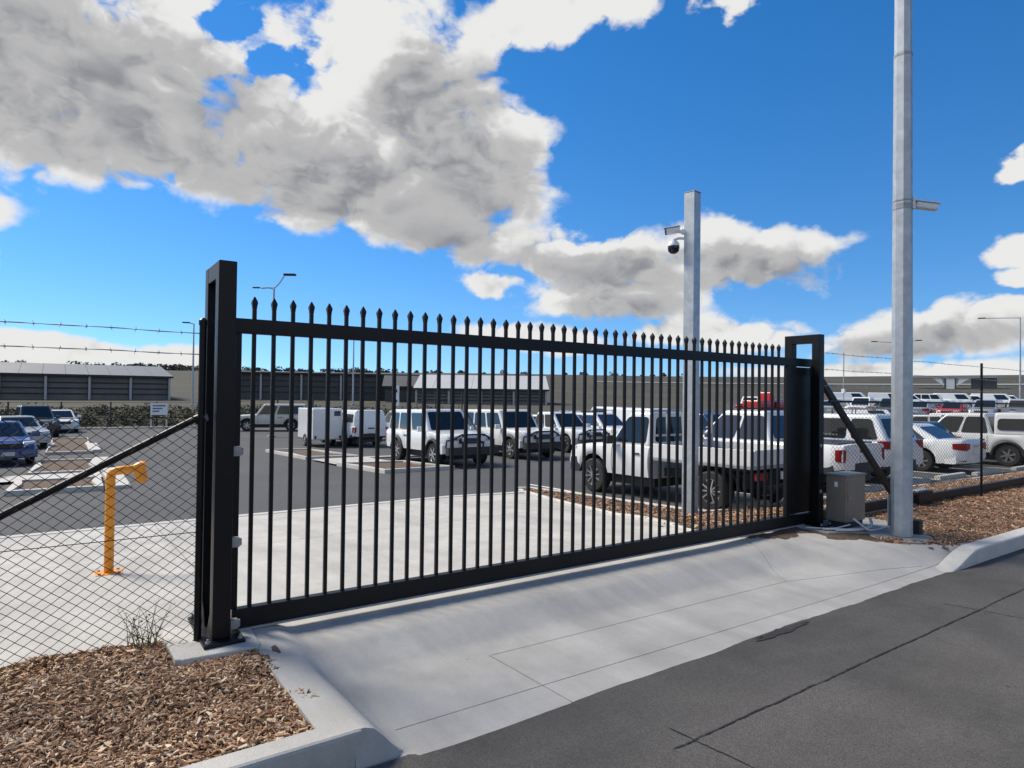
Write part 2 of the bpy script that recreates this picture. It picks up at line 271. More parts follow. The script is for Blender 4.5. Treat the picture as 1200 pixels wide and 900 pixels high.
# ------------------------------------------------------------------ mesh helpers
class MB:
    def __init__(s): s.v = []; s.f = []; s.m = []
    def add(s, vs_, fs, mi=0):
        o = len(s.v); s.v += [tuple(map(float, q)) for q in vs_]
        for q in fs: s.f.append([o + i for i in q]); s.m.append(mi)
        return s
    def box(s, lo, hi, mi=0, mtx=None):
        x0, y0, z0 = lo; x1, y1, z1 = hi
        vv = [(x0, y0, z0), (x1, y0, z0), (x1, y1, z0), (x0, y1, z0), (x0, y0, z1), (x1, y0, z1), (x1, y1, z1), (x0, y1, z1)]
        if mtx: vv = [mtx @ Vector(q) for q in vv]
        return s.add(vv, [(0, 3, 2, 1), (4, 5, 6, 7), (0, 1, 5, 4), (1, 2, 6, 5), (2, 3, 7, 6), (3, 0, 4, 7)], mi)
    def cbox(s, c, size, mi=0, rot=None):
        h = [q / 2 for q in size]; mtx = Matrix.Translation(c) @ (rot.to_4x4() if rot else Matrix.Identity(4))
        return s.box((-h[0], -h[1], -h[2]), h, mi, mtx)
    def tube(s, pts, r, n=8, mi=0, cap=True, phase=0.):
        pts = [Vector(p) for p in pts]; rr = r if isinstance(r, (list, tuple)) else [r] * len(pts)
        o = len(s.v); a = None
        for i, p in enumerate(pts):
            if i == 0: t = pts[1] - p
            elif i == len(pts) - 1: t = p - pts[i - 1]
            else: t = (pts[i + 1] - p).normalized() + (p - pts[i - 1]).normalized()
            t.normalize()
            if a is None:
                a = t.cross(Vector((0, 0, 1)) if abs(t.z) < .9 else Vector((1, 0, 0))).normalized()
            else:
                a = (a - t * a.dot(t)).normalized()
            b = t.cross(a)
            for k in range(n):
                th = 2 * math.pi * k / n + phase
                s.v.append(tuple(p + (a * math.cos(th) + b * math.sin(th)) * rr[i]))
        for i in range(len(pts) - 1):
            for k in range(n):
                k2 = (k + 1) % n
                s.f.append([o + i * n + k, o + i * n + k2, o + (i + 1) * n + k2, o + (i + 1) * n + k]); s.m.append(mi)
        if cap:
            s.f.append([o + k for k in range(n)][::-1]); s.m.append(mi)
            s.f.append([o + (len(pts) - 1) * n + k for k in range(n)]); s.m.append(mi)
        return s
    def lathe(s, prof, n=20, mi=0, mtx=None, cap=True):
        """profile of (radius, height) about local z"""
        o = len(s.v)
        for r_, z_ in prof:
            for k in range(n):
                th = 2 * math.pi * k / n; q = Vector((r_ * math.cos(th), r_ * math.sin(th), z_))
                s.v.append(tuple(mtx @ q if mtx else q))
        for i in range(len(prof) - 1):
            for k in range(n):
                k2 = (k + 1) % n
                s.f.append([o + i * n + k, o + i * n + k2, o + (i + 1) * n + k2, o + (i + 1) * n + k]); s.m.append(mi)
        if cap:
            s.f.append([o + k for k in range(n)][::-1]); s.m.append(mi)
            s.f.append([o + (len(prof) - 1) * n + k for k in range(n)]); s.m.append(mi)
        return s
    def loft(s, rings, mi=0, cap=True, mfun=None):
        o = len(s.v); n = len(rings[0])
        for rg in rings: s.v += [tuple(map(float, q)) for q in rg]
        for i in range(len(rings) - 1):
            for k in range(n):
                k2 = (k + 1) % n
                s.f.append([o + i * n + k, o + i * n + k2, o + (i + 1) * n + k2, o + (i + 1) * n + k]); s.m.append(mfun(k) if mfun else mi)
        if cap:
            s.f.append([o + k for k in range(n)][::-1]); s.m.append(mi)
            s.f.append([o + (len(rings) - 1) * n + k for k in range(n)]); s.m.append(mi)
        return s
    def prism(s, poly, z0, z1, mi=0):
        n = len(poly)
        return s.loft([[(x, y, z0) for x, y in poly], [(x, y, z1) for x, y in poly]], mi)
    def mesh(s, name, mats, bevel=0., seg=2, smooth_angle=38, bang=25):
        me = bpy.data.meshes.new(name); me.from_pydata(s.v, [], s.f)
        if not isinstance(mats, (list, tuple)): mats = [mats]
        for q in mats: me.materials.append(q)
        me.polygons.foreach_set('material_index', s.m)
        bm = bmesh.new(); bm.from_mesh(me)
        bmesh.ops.recalc_face_normals(bm, faces=bm.faces)
        if bevel:
            es = [e for e in bm.edges if len(e.link_faces) == 2 and e.calc_face_angle(0) > R(bang)]
            bmesh.ops.bevel(bm, geom=es, offset=bevel, segments=seg, affect='EDGES', profile=.5, clamp_overlap=True)
        bm.to_mesh(me); bm.free()
        me.polygons.foreach_set('use_smooth', [True] * len(me.polygons))
        if bevel:
            nv = len(me.vertices); acc = np.zeros((nv, 3))
            for p in me.polygons:
                nn = np.array(p.normal) * p.area
                for vi in p.vertices: acc[vi] += nn
            ln_ = np.linalg.norm(acc, axis=1); ln_[ln_ == 0] = 1
            me.normals_split_custom_set_from_vertices([tuple(q) for q in acc / ln_[:, None]])
        elif smooth_angle: me.set_sharp_from_angle(angle=R(smooth_angle))
        me.update(); return me
    def build(s, name, mats, parent=None, **k):
        return link(name, s.mesh(name, mats, **k), parent)
def link(name, data, parent=None):
    o = bpy.data.objects.new(name, data); col.objects.link(o)
    if parent: o.parent = parent
    return o
def tag(o, label=None, cat=None, group=None, kind=None):
    if label: o['label'] = label
    if cat: o['category'] = cat
    if group: o['group'] = group
    if kind: o['kind'] = kind
    return o
def empty(name, loc=(0, 0, 0), rz=0.):
    o = bpy.data.objects.new(name, None); col.objects.link(o); o.location = loc; o.rotation_euler = (0, 0, rz)
    o.empty_display_size = .2; return o
def kids(o): return [c for c in o.children]
def copy_tree(o, parent=None):
    c = o.copy(); col.objects.link(c); c.parent = parent
    for k in kids(o): copy_tree(k, c)
    return c

# ------------------------------------------------------------------ terrain
def itp(x, xs, ys): return float(np.interp(x, xs, ys))
def tD(Y): return itp(Y, [5, 10.5, 18, 31, 52], [0, -.4, -.8, -1.1, -1.25])
def tR(Y): return itp(Y, [4.9, 7.2, 12, 18, 31, 52], [0, -.42, -.5, -.8, -1.1, -1.25])
def polar(a, D): return D * math.cos(R(a)), D * math.sin(R(a))
def cl(x): return min(max(x, 0.), 1.)
def sst(x, a, b): t = cl((x - a) / (b - a)); return t * t * (3 - 2 * t)
def T(X, Y):
    b = cl((X - 6.3) / 1.7)
    return tD(Y) * (1 - b) + tR(Y) * b - .012 * min(max(X - 10, 0), 25) * cl((Y - 4.9) / 2.3) * cl((40 - Y) / 25)
def G(X, Y):
    D = math.hypot(X, Y)
    far = itp(D, [57, 62, 75, 110, 160, 200, 250, 320, 420, 900, 4000], [-1.3, -.2, .0, .4, 2.2, 5.0, 8.2, 10.8, 11.3, 9, 9])
    n = math.sin(X * .021 + 1) * math.sin(Y * .017) * itp(D, [90, 300], [0, .7])
    if Y < 3: return -.30 + max(0, (D - 120)) * .03 if D < 420 else 8.7
    near = T(X, Y) - .14
    return near if D < 57 else max(far + n, -1.5)
def heightgrid(name, xs, ys, zf, mats, keep=None, parent=None, dz=0.):
    v = []; f = []
    for y in ys:
        for x in xs: v.append((x, y, zf(x, y) + dz))
    nx = len(xs)
    for j in range(len(ys) - 1):
        for i in range(nx - 1):
            if keep and not keep((xs[i] + xs[i + 1]) / 2, (ys[j] + ys[j + 1]) / 2): continue
            f.append((j * nx + i, j * nx + i + 1, (j + 1) * nx + i + 1, (j + 1) * nx + i))
    me = bpy.data.meshes.new(name); me.from_pydata(v, [], f); me.materials.append(mats)
    me.polygons.foreach_set('use_smooth', [True] * len(f)); me.update()
    bm = bmesh.new(); bm.from_mesh(me); bmesh.ops.delete(bm, geom=[q for q in bm.verts if not q.link_faces], context='VERTS'); bm.to_mesh(me); bm.free()
    return link(name, me, parent)
def fr(a, b, n): return [a + (b - a) * i / n for i in range(n + 1)]

# ground sheet to the horizon (polar grid)
rad = [0, 3, 6, 10, 15, 20, 26, 32, 38, 44, 50, 55, 57.5, 60, 62, 66, 72, 80, 90, 100, 115, 130, 150, 170, 190, 210, 230, 250, 275, 300, 330, 380, 450, 600, 900, 1500, 2600, 4500]
v = []; f = []; na = 144
for r_ in rad:
    for k in range(na):
        th = 2 * math.pi * k / na; x = r_ * math.cos(th); y = r_ * math.sin(th); v.append((x, y, G(x, y)))
for i in range(len(rad) - 1):
    for k in range(na):
        k2 = (k + 1) % na; f.append((i * na + k, (i + 1) * na + k, (i + 1) * na + k2, i * na + k2))
me = bpy.data.meshes.new('ground'); me.from_pydata(v, [], f); me.materials.append(grass)
me.polygons.foreach_set('use_smooth', [True] * len(f))
tag(link('ground', me), 'dry grass ground rising to a low brown hill', kind='structure')

# road in front, with a ragged edge against the concrete
_ej = np.random.default_rng(5)
_en = np.convolve(_ej.normal(size=1200), np.hanning(7) / 3.5, 'same')
def edge_y(x): return 2.826 + .007 * math.sin(x * 3.1) + .005 * math.sin(x * 9.7 + 1) + .0055 * float(np.interp(x * 50 + 250, range(1200), _en))
xs = fr(-40, -3, 12) + fr(-2.6, 0, 20) + fr(.02, 9, 450) + fr(9.1, 14, 60) + fr(14.5, 90, 30)
ys = [-30, -12, -6, -3, -1, 0, .6, 1.2, 1.7, 2.1, 2.4, 2.6, 2.75, 2.84]
def road_z(x, y): return -.118 + .006 * math.sin(x * .8) * math.sin(y * 1.3) - .012 * max(0, 2.2 - y) * .3 + (.003 if y > 2.7 else 0)
ro = heightgrid('road', xs, ys, road_z, road_m)
for q in ro.data.vertices:
    if q.co.y > 2.8: q.co.y = edge_y(q.co.x); q.co.z -= .004
tag(ro, 'grey asphalt road in front of the driveway', kind='structure')
def crack(p0, p1, wid, n, jit, name='sealed_crack'):
    b = MB(); a = Vector((p0[0], p0[1], 0)); c = Vector((p1[0], p1[1], 0)); d = (c - a).normalized(); s = Vector((-d.y, d.x, 0))
    pts = []
    off = 0
    for i in range(n + 1):
        off = off * .8 + random.uniform(-jit, jit); p = a.lerp(c, i / n) + s * off
        ww = wid * random.uniform(.35, 1.25) * (1 if 0 < i < n else .2)
        for k in (-1, 1):
            q = p + s * ww * k; pts.append((q.x, q.y, road_z(q.x, q.y) + .004))
    b.add(pts, [(2 * i, 2 * i + 1, 2 * i + 3, 2 * i + 2) for i in range(n)])
    return b.build(name, tar, ro, smooth_angle=0)
crack((2.45, 2.145), (6.4, 2.185), .0058, 190, .0026)
crack((2.60, 2.30), (2.75, 1.2), .0045, 60, .003)
crack((6.10, 2.42), (6.45, 1.2), .0045, 60, .003)
crack((6.4, 2.185), (12, 2.25), .0055, 190, .0026)
b = MB()                                              # dark repair patch in the gutter
pp = []
for k in range(28):
    th = 2 * math.pi * k / 28; pp.append((4.35 + .30 * math.cos(th) * (1 + .35 * random.uniform(-1, 1)), 2.775 + .036 * math.sin(th) * (1 + .5 * random.uniform(-1, 1))))
b.add([(x, y, road_z(x, y) + .0045) for x, y in pp], [list(range(28))]); b.build('asphalt_patch', mat('patch_asphalt', (.040, .039, .038), .9, var=.3, vscale=12, bump=.8, bscale=150), ro)

# concrete crossover: a heightfield cut along its joints, each slab a piece
def zr(Y): return itp(Y, [2.6, 2.83, 3.1, 3.64, 3.71, 3.77, 4.05, 4.10, 4.15, 4.5], [-.122, -.119, -.115, -.109, -.106, -.097, -.009, -.002, 0, 0])
def drive_z(X, Y):
    z = zr(Y)
    wl = 1 - sst(X, 1.165 + .02 * (4.1 - Y), 1.33 + .05 * (4.1 - Y))           # left wing up to the bed edging
    z = z * (1 - wl) + .042 * wl
    z = z - sst(wl, 0, .06) * (1 - sst(Y, 2.838, 2.868)) * (z + .135)
    bx = itp(X, [5.7, 6.2, 6.75, 7.0, 7.9, 8.6], [4.9, 4.55, 4.0, 3.8, 3.02, 2.9])   # back edge of the right wing
    wr = sst(Y, 2.86, max(bx, 2.95)) * sst(X, 5.6, 6.9)
    z = max(z, z * (1 - wr) + .02 * wr)
    return z + .0015 * math.sin(X * 3.1 + Y * 2) * math.sin(Y * 4.3)
def slab_cut(name, xs, ys, zf, mt, lines, keep=None, piece='slab', label=None, width=.005, thick=.05):
    root = empty(name); tag(root, label, kind='structure')
    o = heightgrid('tmp', xs, ys, lambda x, y: 0, mt, keep)
    bm = bmesh.new(); bm.from_mesh(o.data); bpy.data.objects.remove(o)
    for p0, p1 in lines:
        a = Vector((p0[0], p0[1], 0)); c = Vector((p1[0], p1[1], 0)); d = (c - a); ln = d.length; d.normalize(); s = Vector((-d.y, d.x, 0))
        for k in (-1, 1):
            bmesh.ops.bisect_plane(bm, geom=bm.verts[:] + bm.edges[:] + bm.faces[:], plane_co=a + s * width * k, plane_no=s, dist=1e-5)
        rm = []
        for q in bm.faces:
            ce = q.calc_center_median() - a
            if abs(ce.dot(s)) < width * .98 and -.01 <= ce.dot(d) <= ln + .01: rm.append(q)
        bmesh.ops.delete(bm, geom=rm, context='FACES')
    for q in bm.verts: q.co.z = zf(q.co.x, q.co.y)
    left = set(bm.faces); n = 0
    while left:
        st = [left.pop()]; comp = [st[0]]
        while st:
            q = st.pop()
            for e in q.edges:
                for q2 in e.link_faces:
                    if q2 in left: left.discard(q2); st.append(q2); comp.append(q2)
        if sum(q.calc_area() for q in comp) < .004: continue
        idx = {}; vv = []; ff = []
        for q in comp:
            ff.append([idx.setdefault(x.index, len(idx)) for x in q.verts]) if False else None
        bm.verts.index_update()
        for q in comp:
            fc = []
            for x in q.verts:
                if x.index not in idx: idx[x.index] = len(vv); vv.append(x.co[:])
                fc.append(idx[x.index])
            ff.append(fc)
        # skirt down the open edges so joints have depth
        cnt = {}
        for fc in ff:
            for i in range(len(fc)):
                e = (fc[i], fc[(i + 1) % len(fc)]); k2 = (min(e), max(e)); cnt.setdefault(k2, []).append(e)
        low = {}
        for k2, es in cnt.items():
            if len(es) == 1:
                e = es[0]
                for q in e:
                    if q not in low: low[q] = len(vv); vv.append((vv[q][0], vv[q][1], vv[q][2] - thick))
                ff.append([e[1], e[0], low[e[0]], low[e[1]]])
        me = bpy.data.meshes.new(piece); me.from_pydata(vv, [], ff); me.materials.append(mt)
        me.polygons.foreach_set('use_smooth', [True] * len(ff)); me.set_sharp_from_angle(angle=R(40)); me.update()
        link(piece, me, root); n += 1
    bm.free(); return root
J = [((1.45, 3.05), (8.2, 2.98)), ((2.33, 3.56), (5.55, 3.50)), ((2.40, 2.4), (2.32, 3.56)), ((5.55, 3.50), (6.25, 4.42)), ((5.55, 3.50), (7.2, 3.03)),
     ((1.12, 4.42), (7.3, 4.42))]
# joints that stop at another joint keep their own length
slab_cut('driveway', fr(.99, 8.2, 150), sorted(set([2.66, 2.75, 2.82, 2.838, 2.846, 2.853, 2.860, 2.868, 2.88, 2.91] + fr(2.94, 4.60, 52))), drive_z, conc, J, keep=lambda x, y: not (x < 1.12 and y < 2.95), label='pale concrete driveway crossover', width=.0035)
# yard apron inside the gate
def apron_x(Y): return itp(Y, [4.4, 5.1, 8.05, 12], [5.9, 6.04, 7.30, 8.2])
AJ = [((1.05, 4.5), (1.18, 11.3)), ((-13, 7.9), (9, 8.1)), ((4.6, 4.5), (4.7, 11.3)), ((-3, 4.5), (-3, 11.3))]
slab_cut('concrete_apron', fr(-13, 8.3, 60), [4.604] + fr(4.75, 11.15, 28), lambda x, y: T(x, y) + .002, conc, AJ, keep=lambda x, y: x < apron_x(y) + .1, label='pale concrete apron inside the gate', width=.005)

# car park asphalt
pxs = sorted(set(fr(-25, 8.3, 24) + fr(8.3, 34, 30) + fr(34, 75, 12)))
pys = sorted(set([4.9, 5.5, 6, 6.6] + fr(7.1, 11.16, 12) + fr(11.16, 31, 30) + fr(31, 54, 16)))
cp = heightgrid('car_park', pxs, pys, T, park_m, keep=lambda x, y: (y > 11.15) or (x > 8.3 and y > 7.0))
tag(cp, 'dark asphalt car park behind the gate', kind='structure')

# kerbs: profile swept along a polyline
def sweep_kerb(name, pts, wid, h, zf, mt=concp, parent=None, drop=.12, round_=.02, htaper=None):
    rings = []
    P2 = [Vector((p[0], p[1], 0)) for p in pts]
    for i, p in enumerate(P2):
        t = (P2[min(i + 1, len(P2) - 1)] - P2[max(i - 1, 0)]).normalized(); s = Vector((-t.y, t.x, 0))
        z = zf(p.x, p.y); hh = h if not htaper else htaper(p.x, p.y)
        pr = [(0, -drop), (0, hh - round_), (round_ * .35, hh - round_ * .35), (round_, hh), (wid - round_, hh), (wid, hh - round_), (wid, -drop)]
        rings.append([(p.x + s.x * q, p.y + s.y * q, z + e) for q, e in pr])
    b = MB(); b.loft(rings); return b.build(name, mt, parent, smooth_angle=28)
def poly_fine(pts, step):
    out = []
    for a, b in zip(pts, pts[1:]):
        n = max(1, int(math.dist(a, b) / step)); out += [(a[0] + (b[0] - a[0]) * i / n, a[1] + (b[1] - a[1]) * i / n) for i in range(n)]
    return out + [pts[-1]]
kl = poly_fine([(-12, 2.853), (1.165, 2.853)], .08)
tag(sweep_kerb('kerb', kl, .145, .043, lambda x, y: 0, mt=conc, drop=.3, round_=.018), 'concrete kerb edging the wood chip bed beside the driveway', kind='structure')
kr = poly_fine([(6.9, 2.80), (7.5, 2.79), (8.2, 2.80), (20, 2.80), (60, 2.8)], .10)
tag(sweep_kerb('kerb', kr, .19, .02, lambda x, y: 0, drop=.3, round_=.022, htaper=lambda x, y: .035 - .160 * (1 - sst(x, 7.15, 7.95))), 'concrete kerb edging the bed by the lamp pole', kind='structure')
kl2 = poly_fine([(-25, 4.60), (.5, 4.60)], .4)
tag(sweep_kerb('concrete_edging', kl2, .10, .012, lambda x, y: T(x, y), drop=.2, round_=.004), 'flush concrete edging under the left fence', kind='structure')
tag(sweep_kerb('concrete_edging', poly_fine([(8.2, 11.16), (-25, 11.16)], .5), .16, .02, T, round_=.01), 'flush concrete strip where the apron meets asphalt', kind='structure')

# ------------------------------------------------------------------ beds of wood chips
def bed(name, xs, ys, zf, label, keep=None):
    o = heightgrid(name, xs, ys, zf, soil, keep); return tag(o, label, kind='structure')
def bump_(x, y): return .010 * math.sin(x * 7 + y * 3) + .008 * math.sin(y * 11 - x * 4) + .006 * math.sin(x * 19 + y * 17)
def lb_z(x, y): return .018 + bump_(x, y) + .012 * sst(y, 3.2, 4.1)
bed('mulch_bed', fr(-8, 1.10, 90), fr(2.98, 4.62, 30), lb_z, 'brown wood chip bed at the foot of the chain link fence', keep=lambda x, y: not (.62 < x and y > 4.24))
def back_edge(X): return itp(X, [6.3, 6.75, 7.0, 7.9, 8.0, 60], [4.5, 4.02, 3.80, 3.02, 2.98, 2.98])
def rb_z(x, y):
    e = y - back_edge(x)
    return T(x, y) + .004 + .022 * sst(e, 0, .12) + bump_(x, y) * .7 * cl(e / .1)
bed('mulch_bed', fr(6.3, 16, 80) + fr(16.5, 60, 40), fr(2.95, 7.12, 46), rb_z, 'reddish wood chip bed around the lamp pole and along the fence', keep=lambda x, y: y > back_edge(x) - .03 and (x > 8.9 or y < 4.62 or x > apron_x(y) + .05) and (y < 7.1))
def wedge_z(x, y): return T(x, y) + .05 + bump_(x, y) * .6
bed('mulch_bed', fr(6.0, 9.3, 40), fr(4.62, 11.4, 60), wedge_z, 'wood chip wedge between the apron and parked utility truck', keep=lambda x, y: x > apron_x(y) + .04 and x < itp(y, [4.6, 7.2, 7.6, 11.4], [9.2, 9.2, 8.95, 8.45]))
tag(sweep_kerb('kerb', poly_fine([(9.28, 7.05), (9.05, 7.35), (8.92, 8.2), (8.70, 10), (8.42, 11.35), (8.15, 11.5)], .15), .12, .07, T), 'concrete kerb around the wood chip wedge', kind='structure')
tag(sweep_kerb('concrete_edging', poly_fine([(apron_x(y), y) for y in fr(4.65, 11.3, 12)][::-1], .3), .10, .055, T), 'concrete edging between apron and wood chip wedge', kind='structure')
tag(sweep_kerb('kerb', poly_fine([(60, 7.0), (9.3, 7.02)], .3), .14, .06, T), 'concrete kerb at the back of the parking bays', kind='structure')

def chips(name, n, area, zf, mt, label, smin, smax, ok=None, lift=.012):
    """thin curved shards lying every way on a bed, built as one mesh"""
    V_ = []; F_ = []
    c = 0
    while c < n:
        x = random.uniform(area[0], area[1]); y = random.uniform(area[2], area[3])
        if ok and not ok(x, y): continue
        c += 1
        l = random.uniform(smin, smax) * random.choice([.6, .8, 1, 1, 1.5]); wd = l * random.uniform(.12, .34); th = random.uniform(.002, .006)
        a = random.uniform(0, 6.283); ti = random.gauss(0, .30); ro_ = random.gauss(0, .45); be = random.uniform(-.15, .25) * l
        rot = Matrix.Rotation(a, 3, 'Z') @ Matrix.Rotation(ti, 3, 'Y') @ Matrix.Rotation(ro_, 3, 'X')
        p = Vector((x, y, zf(x, y) + lift * random.uniform(.1, 1.0)))
        o = len(V_)
        for sx, wf, bz in ((-1, random.uniform(.2, .8), 0), (0, 1, be), (1, random.uniform(.1, .8), 0)):
            for sy, tz in ((-1, -1), (1, -1), (1, 1), (-1, 1)):
                V_.append(tuple(p + rot @ Vector((sx * l / 2, sy * wd / 2 * wf, bz + tz * th / 2))))
        for i in (0, 4):
            for k in range(4): F_.append((o + i + k, o + i + (k + 1) % 4, o + i + 4 + (k + 1) % 4, o + i + 4 + k))
        F_.append((o + 3, o + 2, o + 1, o)); F_.append((o + 8, o + 9, o + 10, o + 11))
    me_ = bpy.data.meshes.new(name); me_.from_pydata(V_, [], F_); me_.materials.append(mt); me_.update()
    return tag(link(name, me_), label, 'wood chips', kind='stuff')
chips('wood_chips', 26000, (-1.5, 1.18, 2.99, 4.6), lb_z, chips_m, 'loose brown wood chips in the left bed', .011, .050,
      ok=lambda x, y: x < itp(y, [2.98, 3.1, 4.1, 4.3], [1.15, 1.11, .99, .97]) + .012 * math.sin(y * 23) and y > 2.995 + .006 * math.sin(x * 31) and not (x > .53 and y > 4.10) and (x > -.6 or random.random() < .35), lift=.018)
chips('wood_chips', 20000, (6.9, 15.5, 2.99, 4.62), rb_z, chips_r, 'loose reddish wood chips around the lamp pole', .018, .06,
      ok=lambda x, y: y > back_edge(x) + .0 and math.hypot(x - 7.85, y - 3.53) > .22 and not (7.2 < x < 8.4 and y > 3.66) and x > 7.45)
chips('wood_chips', 5500, (6.0, 9.3, 4.62, 11.4), wedge_z, chips_r, 'loose wood chips in the wedge beside the apron', .03, .09,
      ok=lambda x, y: apron_x(y) + .12 < x < itp(y, [4.6, 7.2, 7.6, 11.4], [9.2, 9.1, 8.85, 8.35]))
chips('wood_chips', 5000, (9.2, 22, 4.6, 6.9), rb_z, chips_r, 'loose wood chips on the bank behind the right fence', .03, .09)

# ------------------------------------------------------------------ the sliding gate
GY = 4.475                                             # centre plane of the leaf
gate = empty('sliding_gate', (1.0, GY, 0)); tag(gate, 'long black steel sliding gate with spear topped pickets across the driveway', 'gate')
def gp(b, name, mats=black, **k):
    o = b.build(name, mats, gate, **k); o.location = (-1.0, -GY, 0); return o
gp(MB().box((.905, GY - .025, 1.968), (9.0 - 1.2, GY + .025, 2.066)), 'top_rail', bevel=.004)
gp(MB().box((.93, GY - .035, .066), (10.75, GY + .035, .188)), 'bottom_rail', bevel=.006)
gp(MB().box((.93, GY - .045, .050), (10.75, GY - .010, .064)).box((.93, GY + .010, .050), (10.75, GY + .045, .064)), 'track_lip', galvd)
gp(MB().box((.905, GY - .024, .190), (.955, GY + .024, 1.966)), 'end_stile', bevel=.004)
for x in (7.06, 7.60):
    gp(MB().box((x, GY - .024, .190), (x + .06, GY + .024, 1.966)), 'stile', bevel=.004)
gp(MB().box((7.13, GY - .008, .20), (7.59, GY + .008, 1.96)), 'infill_sheet')
bang = math.atan2(.19 - 1.95, 9.75 - 7.66)
gp(MB().cbox(((7.66 + 9.75) / 2, GY, (1.95 + .19) / 2), (math.hypot(2.09, 1.76) - .02, .05, .085), rot=Matrix.Rotation(-bang, 3, 'Y')), 'diagonal_brace', bevel=.004)
pk = MB().box((-.0125, -.0125, .188), (.0125, .0125, 1.97)).box((-.0125, -.0125, 2.064), (.0125, .0125, 2.145)).mesh('picket', black, bevel=.0015, seg=1)
tp = MB().loft([[(s * x, t * y, z) for s, t in ((-1, -1), (1, -1), (1, 1), (-1, 1))] for x, y, z in
                ((.0135, .0135, 2.138), (.0140, .0140, 2.152), (.0178, .0178, 2.172), (.0172, .0172, 2.182), (.0028, .0028, 2.216))]).mesh('spear_tip', black, smooth_angle=20)
for k in range(48):
    x = 1.034 + .1252 * k
    p = link('picket', pk, gate); p.location = (x - 1.0, 0, 0)
    link('spear_tip', tp, p)

# the two portal frames the leaf runs through
def portal(x0, label, h):
    root = empty('gate_portal', (x0, 4.29, 0)); tag(root, label, 'gate post', 'gate portals')
    def pb(b, name, mats=black, **k):
        o = b.build(name, mats, root, **k); return o
    pb(MB().box((0, 0, .075), (.105, .10, h)), 'leg', bevel=.004)
    pb(MB().box((0, .36, .075), (.105, .46, h)), 'leg', bevel=.004)
    pb(MB().box((.001, .10, h - .105), (.104, .36, h - .001)), 'head_beam', bevel=.003)
    pb(MB().box((-.06, -.085, .056), (.175, .53, .074)), 'base_plate', bevel=.003)
    for i in (-.035, .15):
        for j in (-.055, .50):
            bo = MB().tube([(i, j, .072), (i, j, .104)], .007, 8).lathe([(.015, .076), (.015, .089)], 6, mtx=Matrix.Translation((i, j, 0)))
            pb(bo, 'anchor_bolt', galvd)
    for y0, y1 in ((.10, .19), (.36, .27)):
        pb(MB().add([(.002, y0, .075), (.002, y1, .075), (.002, y0, .22), (.010, y0, .075), (.010, y1, .075), (.010, y0, .22)], [(0, 1, 2), (5, 4, 3), (0, 3, 4, 1), (1, 4, 5, 2), (2, 5, 3, 0)]), 'gusset', black)
    return root, pb
lp, pb = portal(.78, 'tall black steel gate post with slotted side at the left end of the gate', 2.40)
for z in (1.215, .645, .135):
    pb(MB().box((.107, .03, z - .03), (.155, .075, z + .03)).tube([(.150, .052, z - .022), (.150, .052, z + .022)], .022, 10), 'latch_block', galvd, bevel=.003)
rp, pb2 = portal(7.47, 'black steel gate post frame with square top opening beside the brown cabinet', 2.36)
for z in (.47, 1.02):
    pb2(MB().tube([(.03, -.012, z), (.03, .004, z)], .022, 10), 'roller_bolt', galvd)
pb2(MB().box((.018, .105, 1.86), (.085, .145, 1.95)).box((.018, .315, 1.86), (.085, .355, 1.95)), 'guide_roller', darkp, bevel=.006)
# concrete pad of the left post
tag(MB().prism([(.56, 4.16), (.60, 4.125), (1.0, 4.10), (1.03, 4.14), (1.055, 4.72), (.58, 4.74), (.545, 4.6)], -.2, .055).build('concrete_pad', concp, bevel=.012), 'raised concrete pad under the left gate post', 'concrete pad')
tag(MB().prism([(7.26, 4.05), (7.9, 3.72), (8.5, 3.66), (8.6, 4.2), (8.45, 4.95), (7.28, 4.95)], -.2, .052).build('concrete_pad', concd, bevel=.012), 'concrete pad under the right gate post and cabinet', 'concrete pad')

# run-on guide rail for the tail
gr = empty('guide_rail', (10.8, GY, 0)); tag(gr, 'low black guide rail running on along the right fence', 'rail')
o = MB().box((0, -.035, .045), (24, .035, .165)).build('beam', black, gr, bevel=.005)
o = MB().box((-.50, -.085, .03), (-.04, .085, .225)).build('roller_carriage', black, gr, bevel=.012)
MB().box((-.44, -.05, .226), (-.10, .05, .246)).build('carriage_cover', galv, gr, bevel=.004)
for x in (0.3, 4, 8, 12, 16):
    MB().box((x, -.03, -.1), (x + .06, .03, .044)).build('rail_foot', black, gr)
ra = empty('guide_roller_stand', (8.85, 4.475, 0)); tag(ra, 'small roller stand under the gate tail behind the lamp pole', 'roller stand')
MB().box((-.10, -.09, -.02), (.10, .09, .03)).build('base', galvd, ra, bevel=.004)
MB().tube([(0, -.06, .018), (0, .06, .018)], .028, 12).build('roller', darkp, ra)

# gate motor cabinet
cab = empty('motor_cabinet', (7.60, 4.03, .085)); tag(cab, 'brown grey metal motor cabinet beside the right gate post', 'cabinet')
MB().box((0, 0, .04), (.44, .245, .58)).build('housing', cabinet_m, cab, bevel=.006)
MB().box((-.012, -.012, .581), (.452, .257, .602)).build('lid', cabinet_m, cab, bevel=.004)
MB().box((.02, .02, -.034), (.42, .225, .039)).build('plinth', darkp, cab)
MB().box((-.004, .10, .45), (-.001, .14, .51)).build('label_plate', signw, cab)
MB().box((.03, -.003, .08), (.41, -.001, .54)).build('door_panel', cabinet_m, cab)
MB().tube([(.06, -.012, .32), (.06, -.002, .32)], .014, 10).build('lock', galvd, cab)
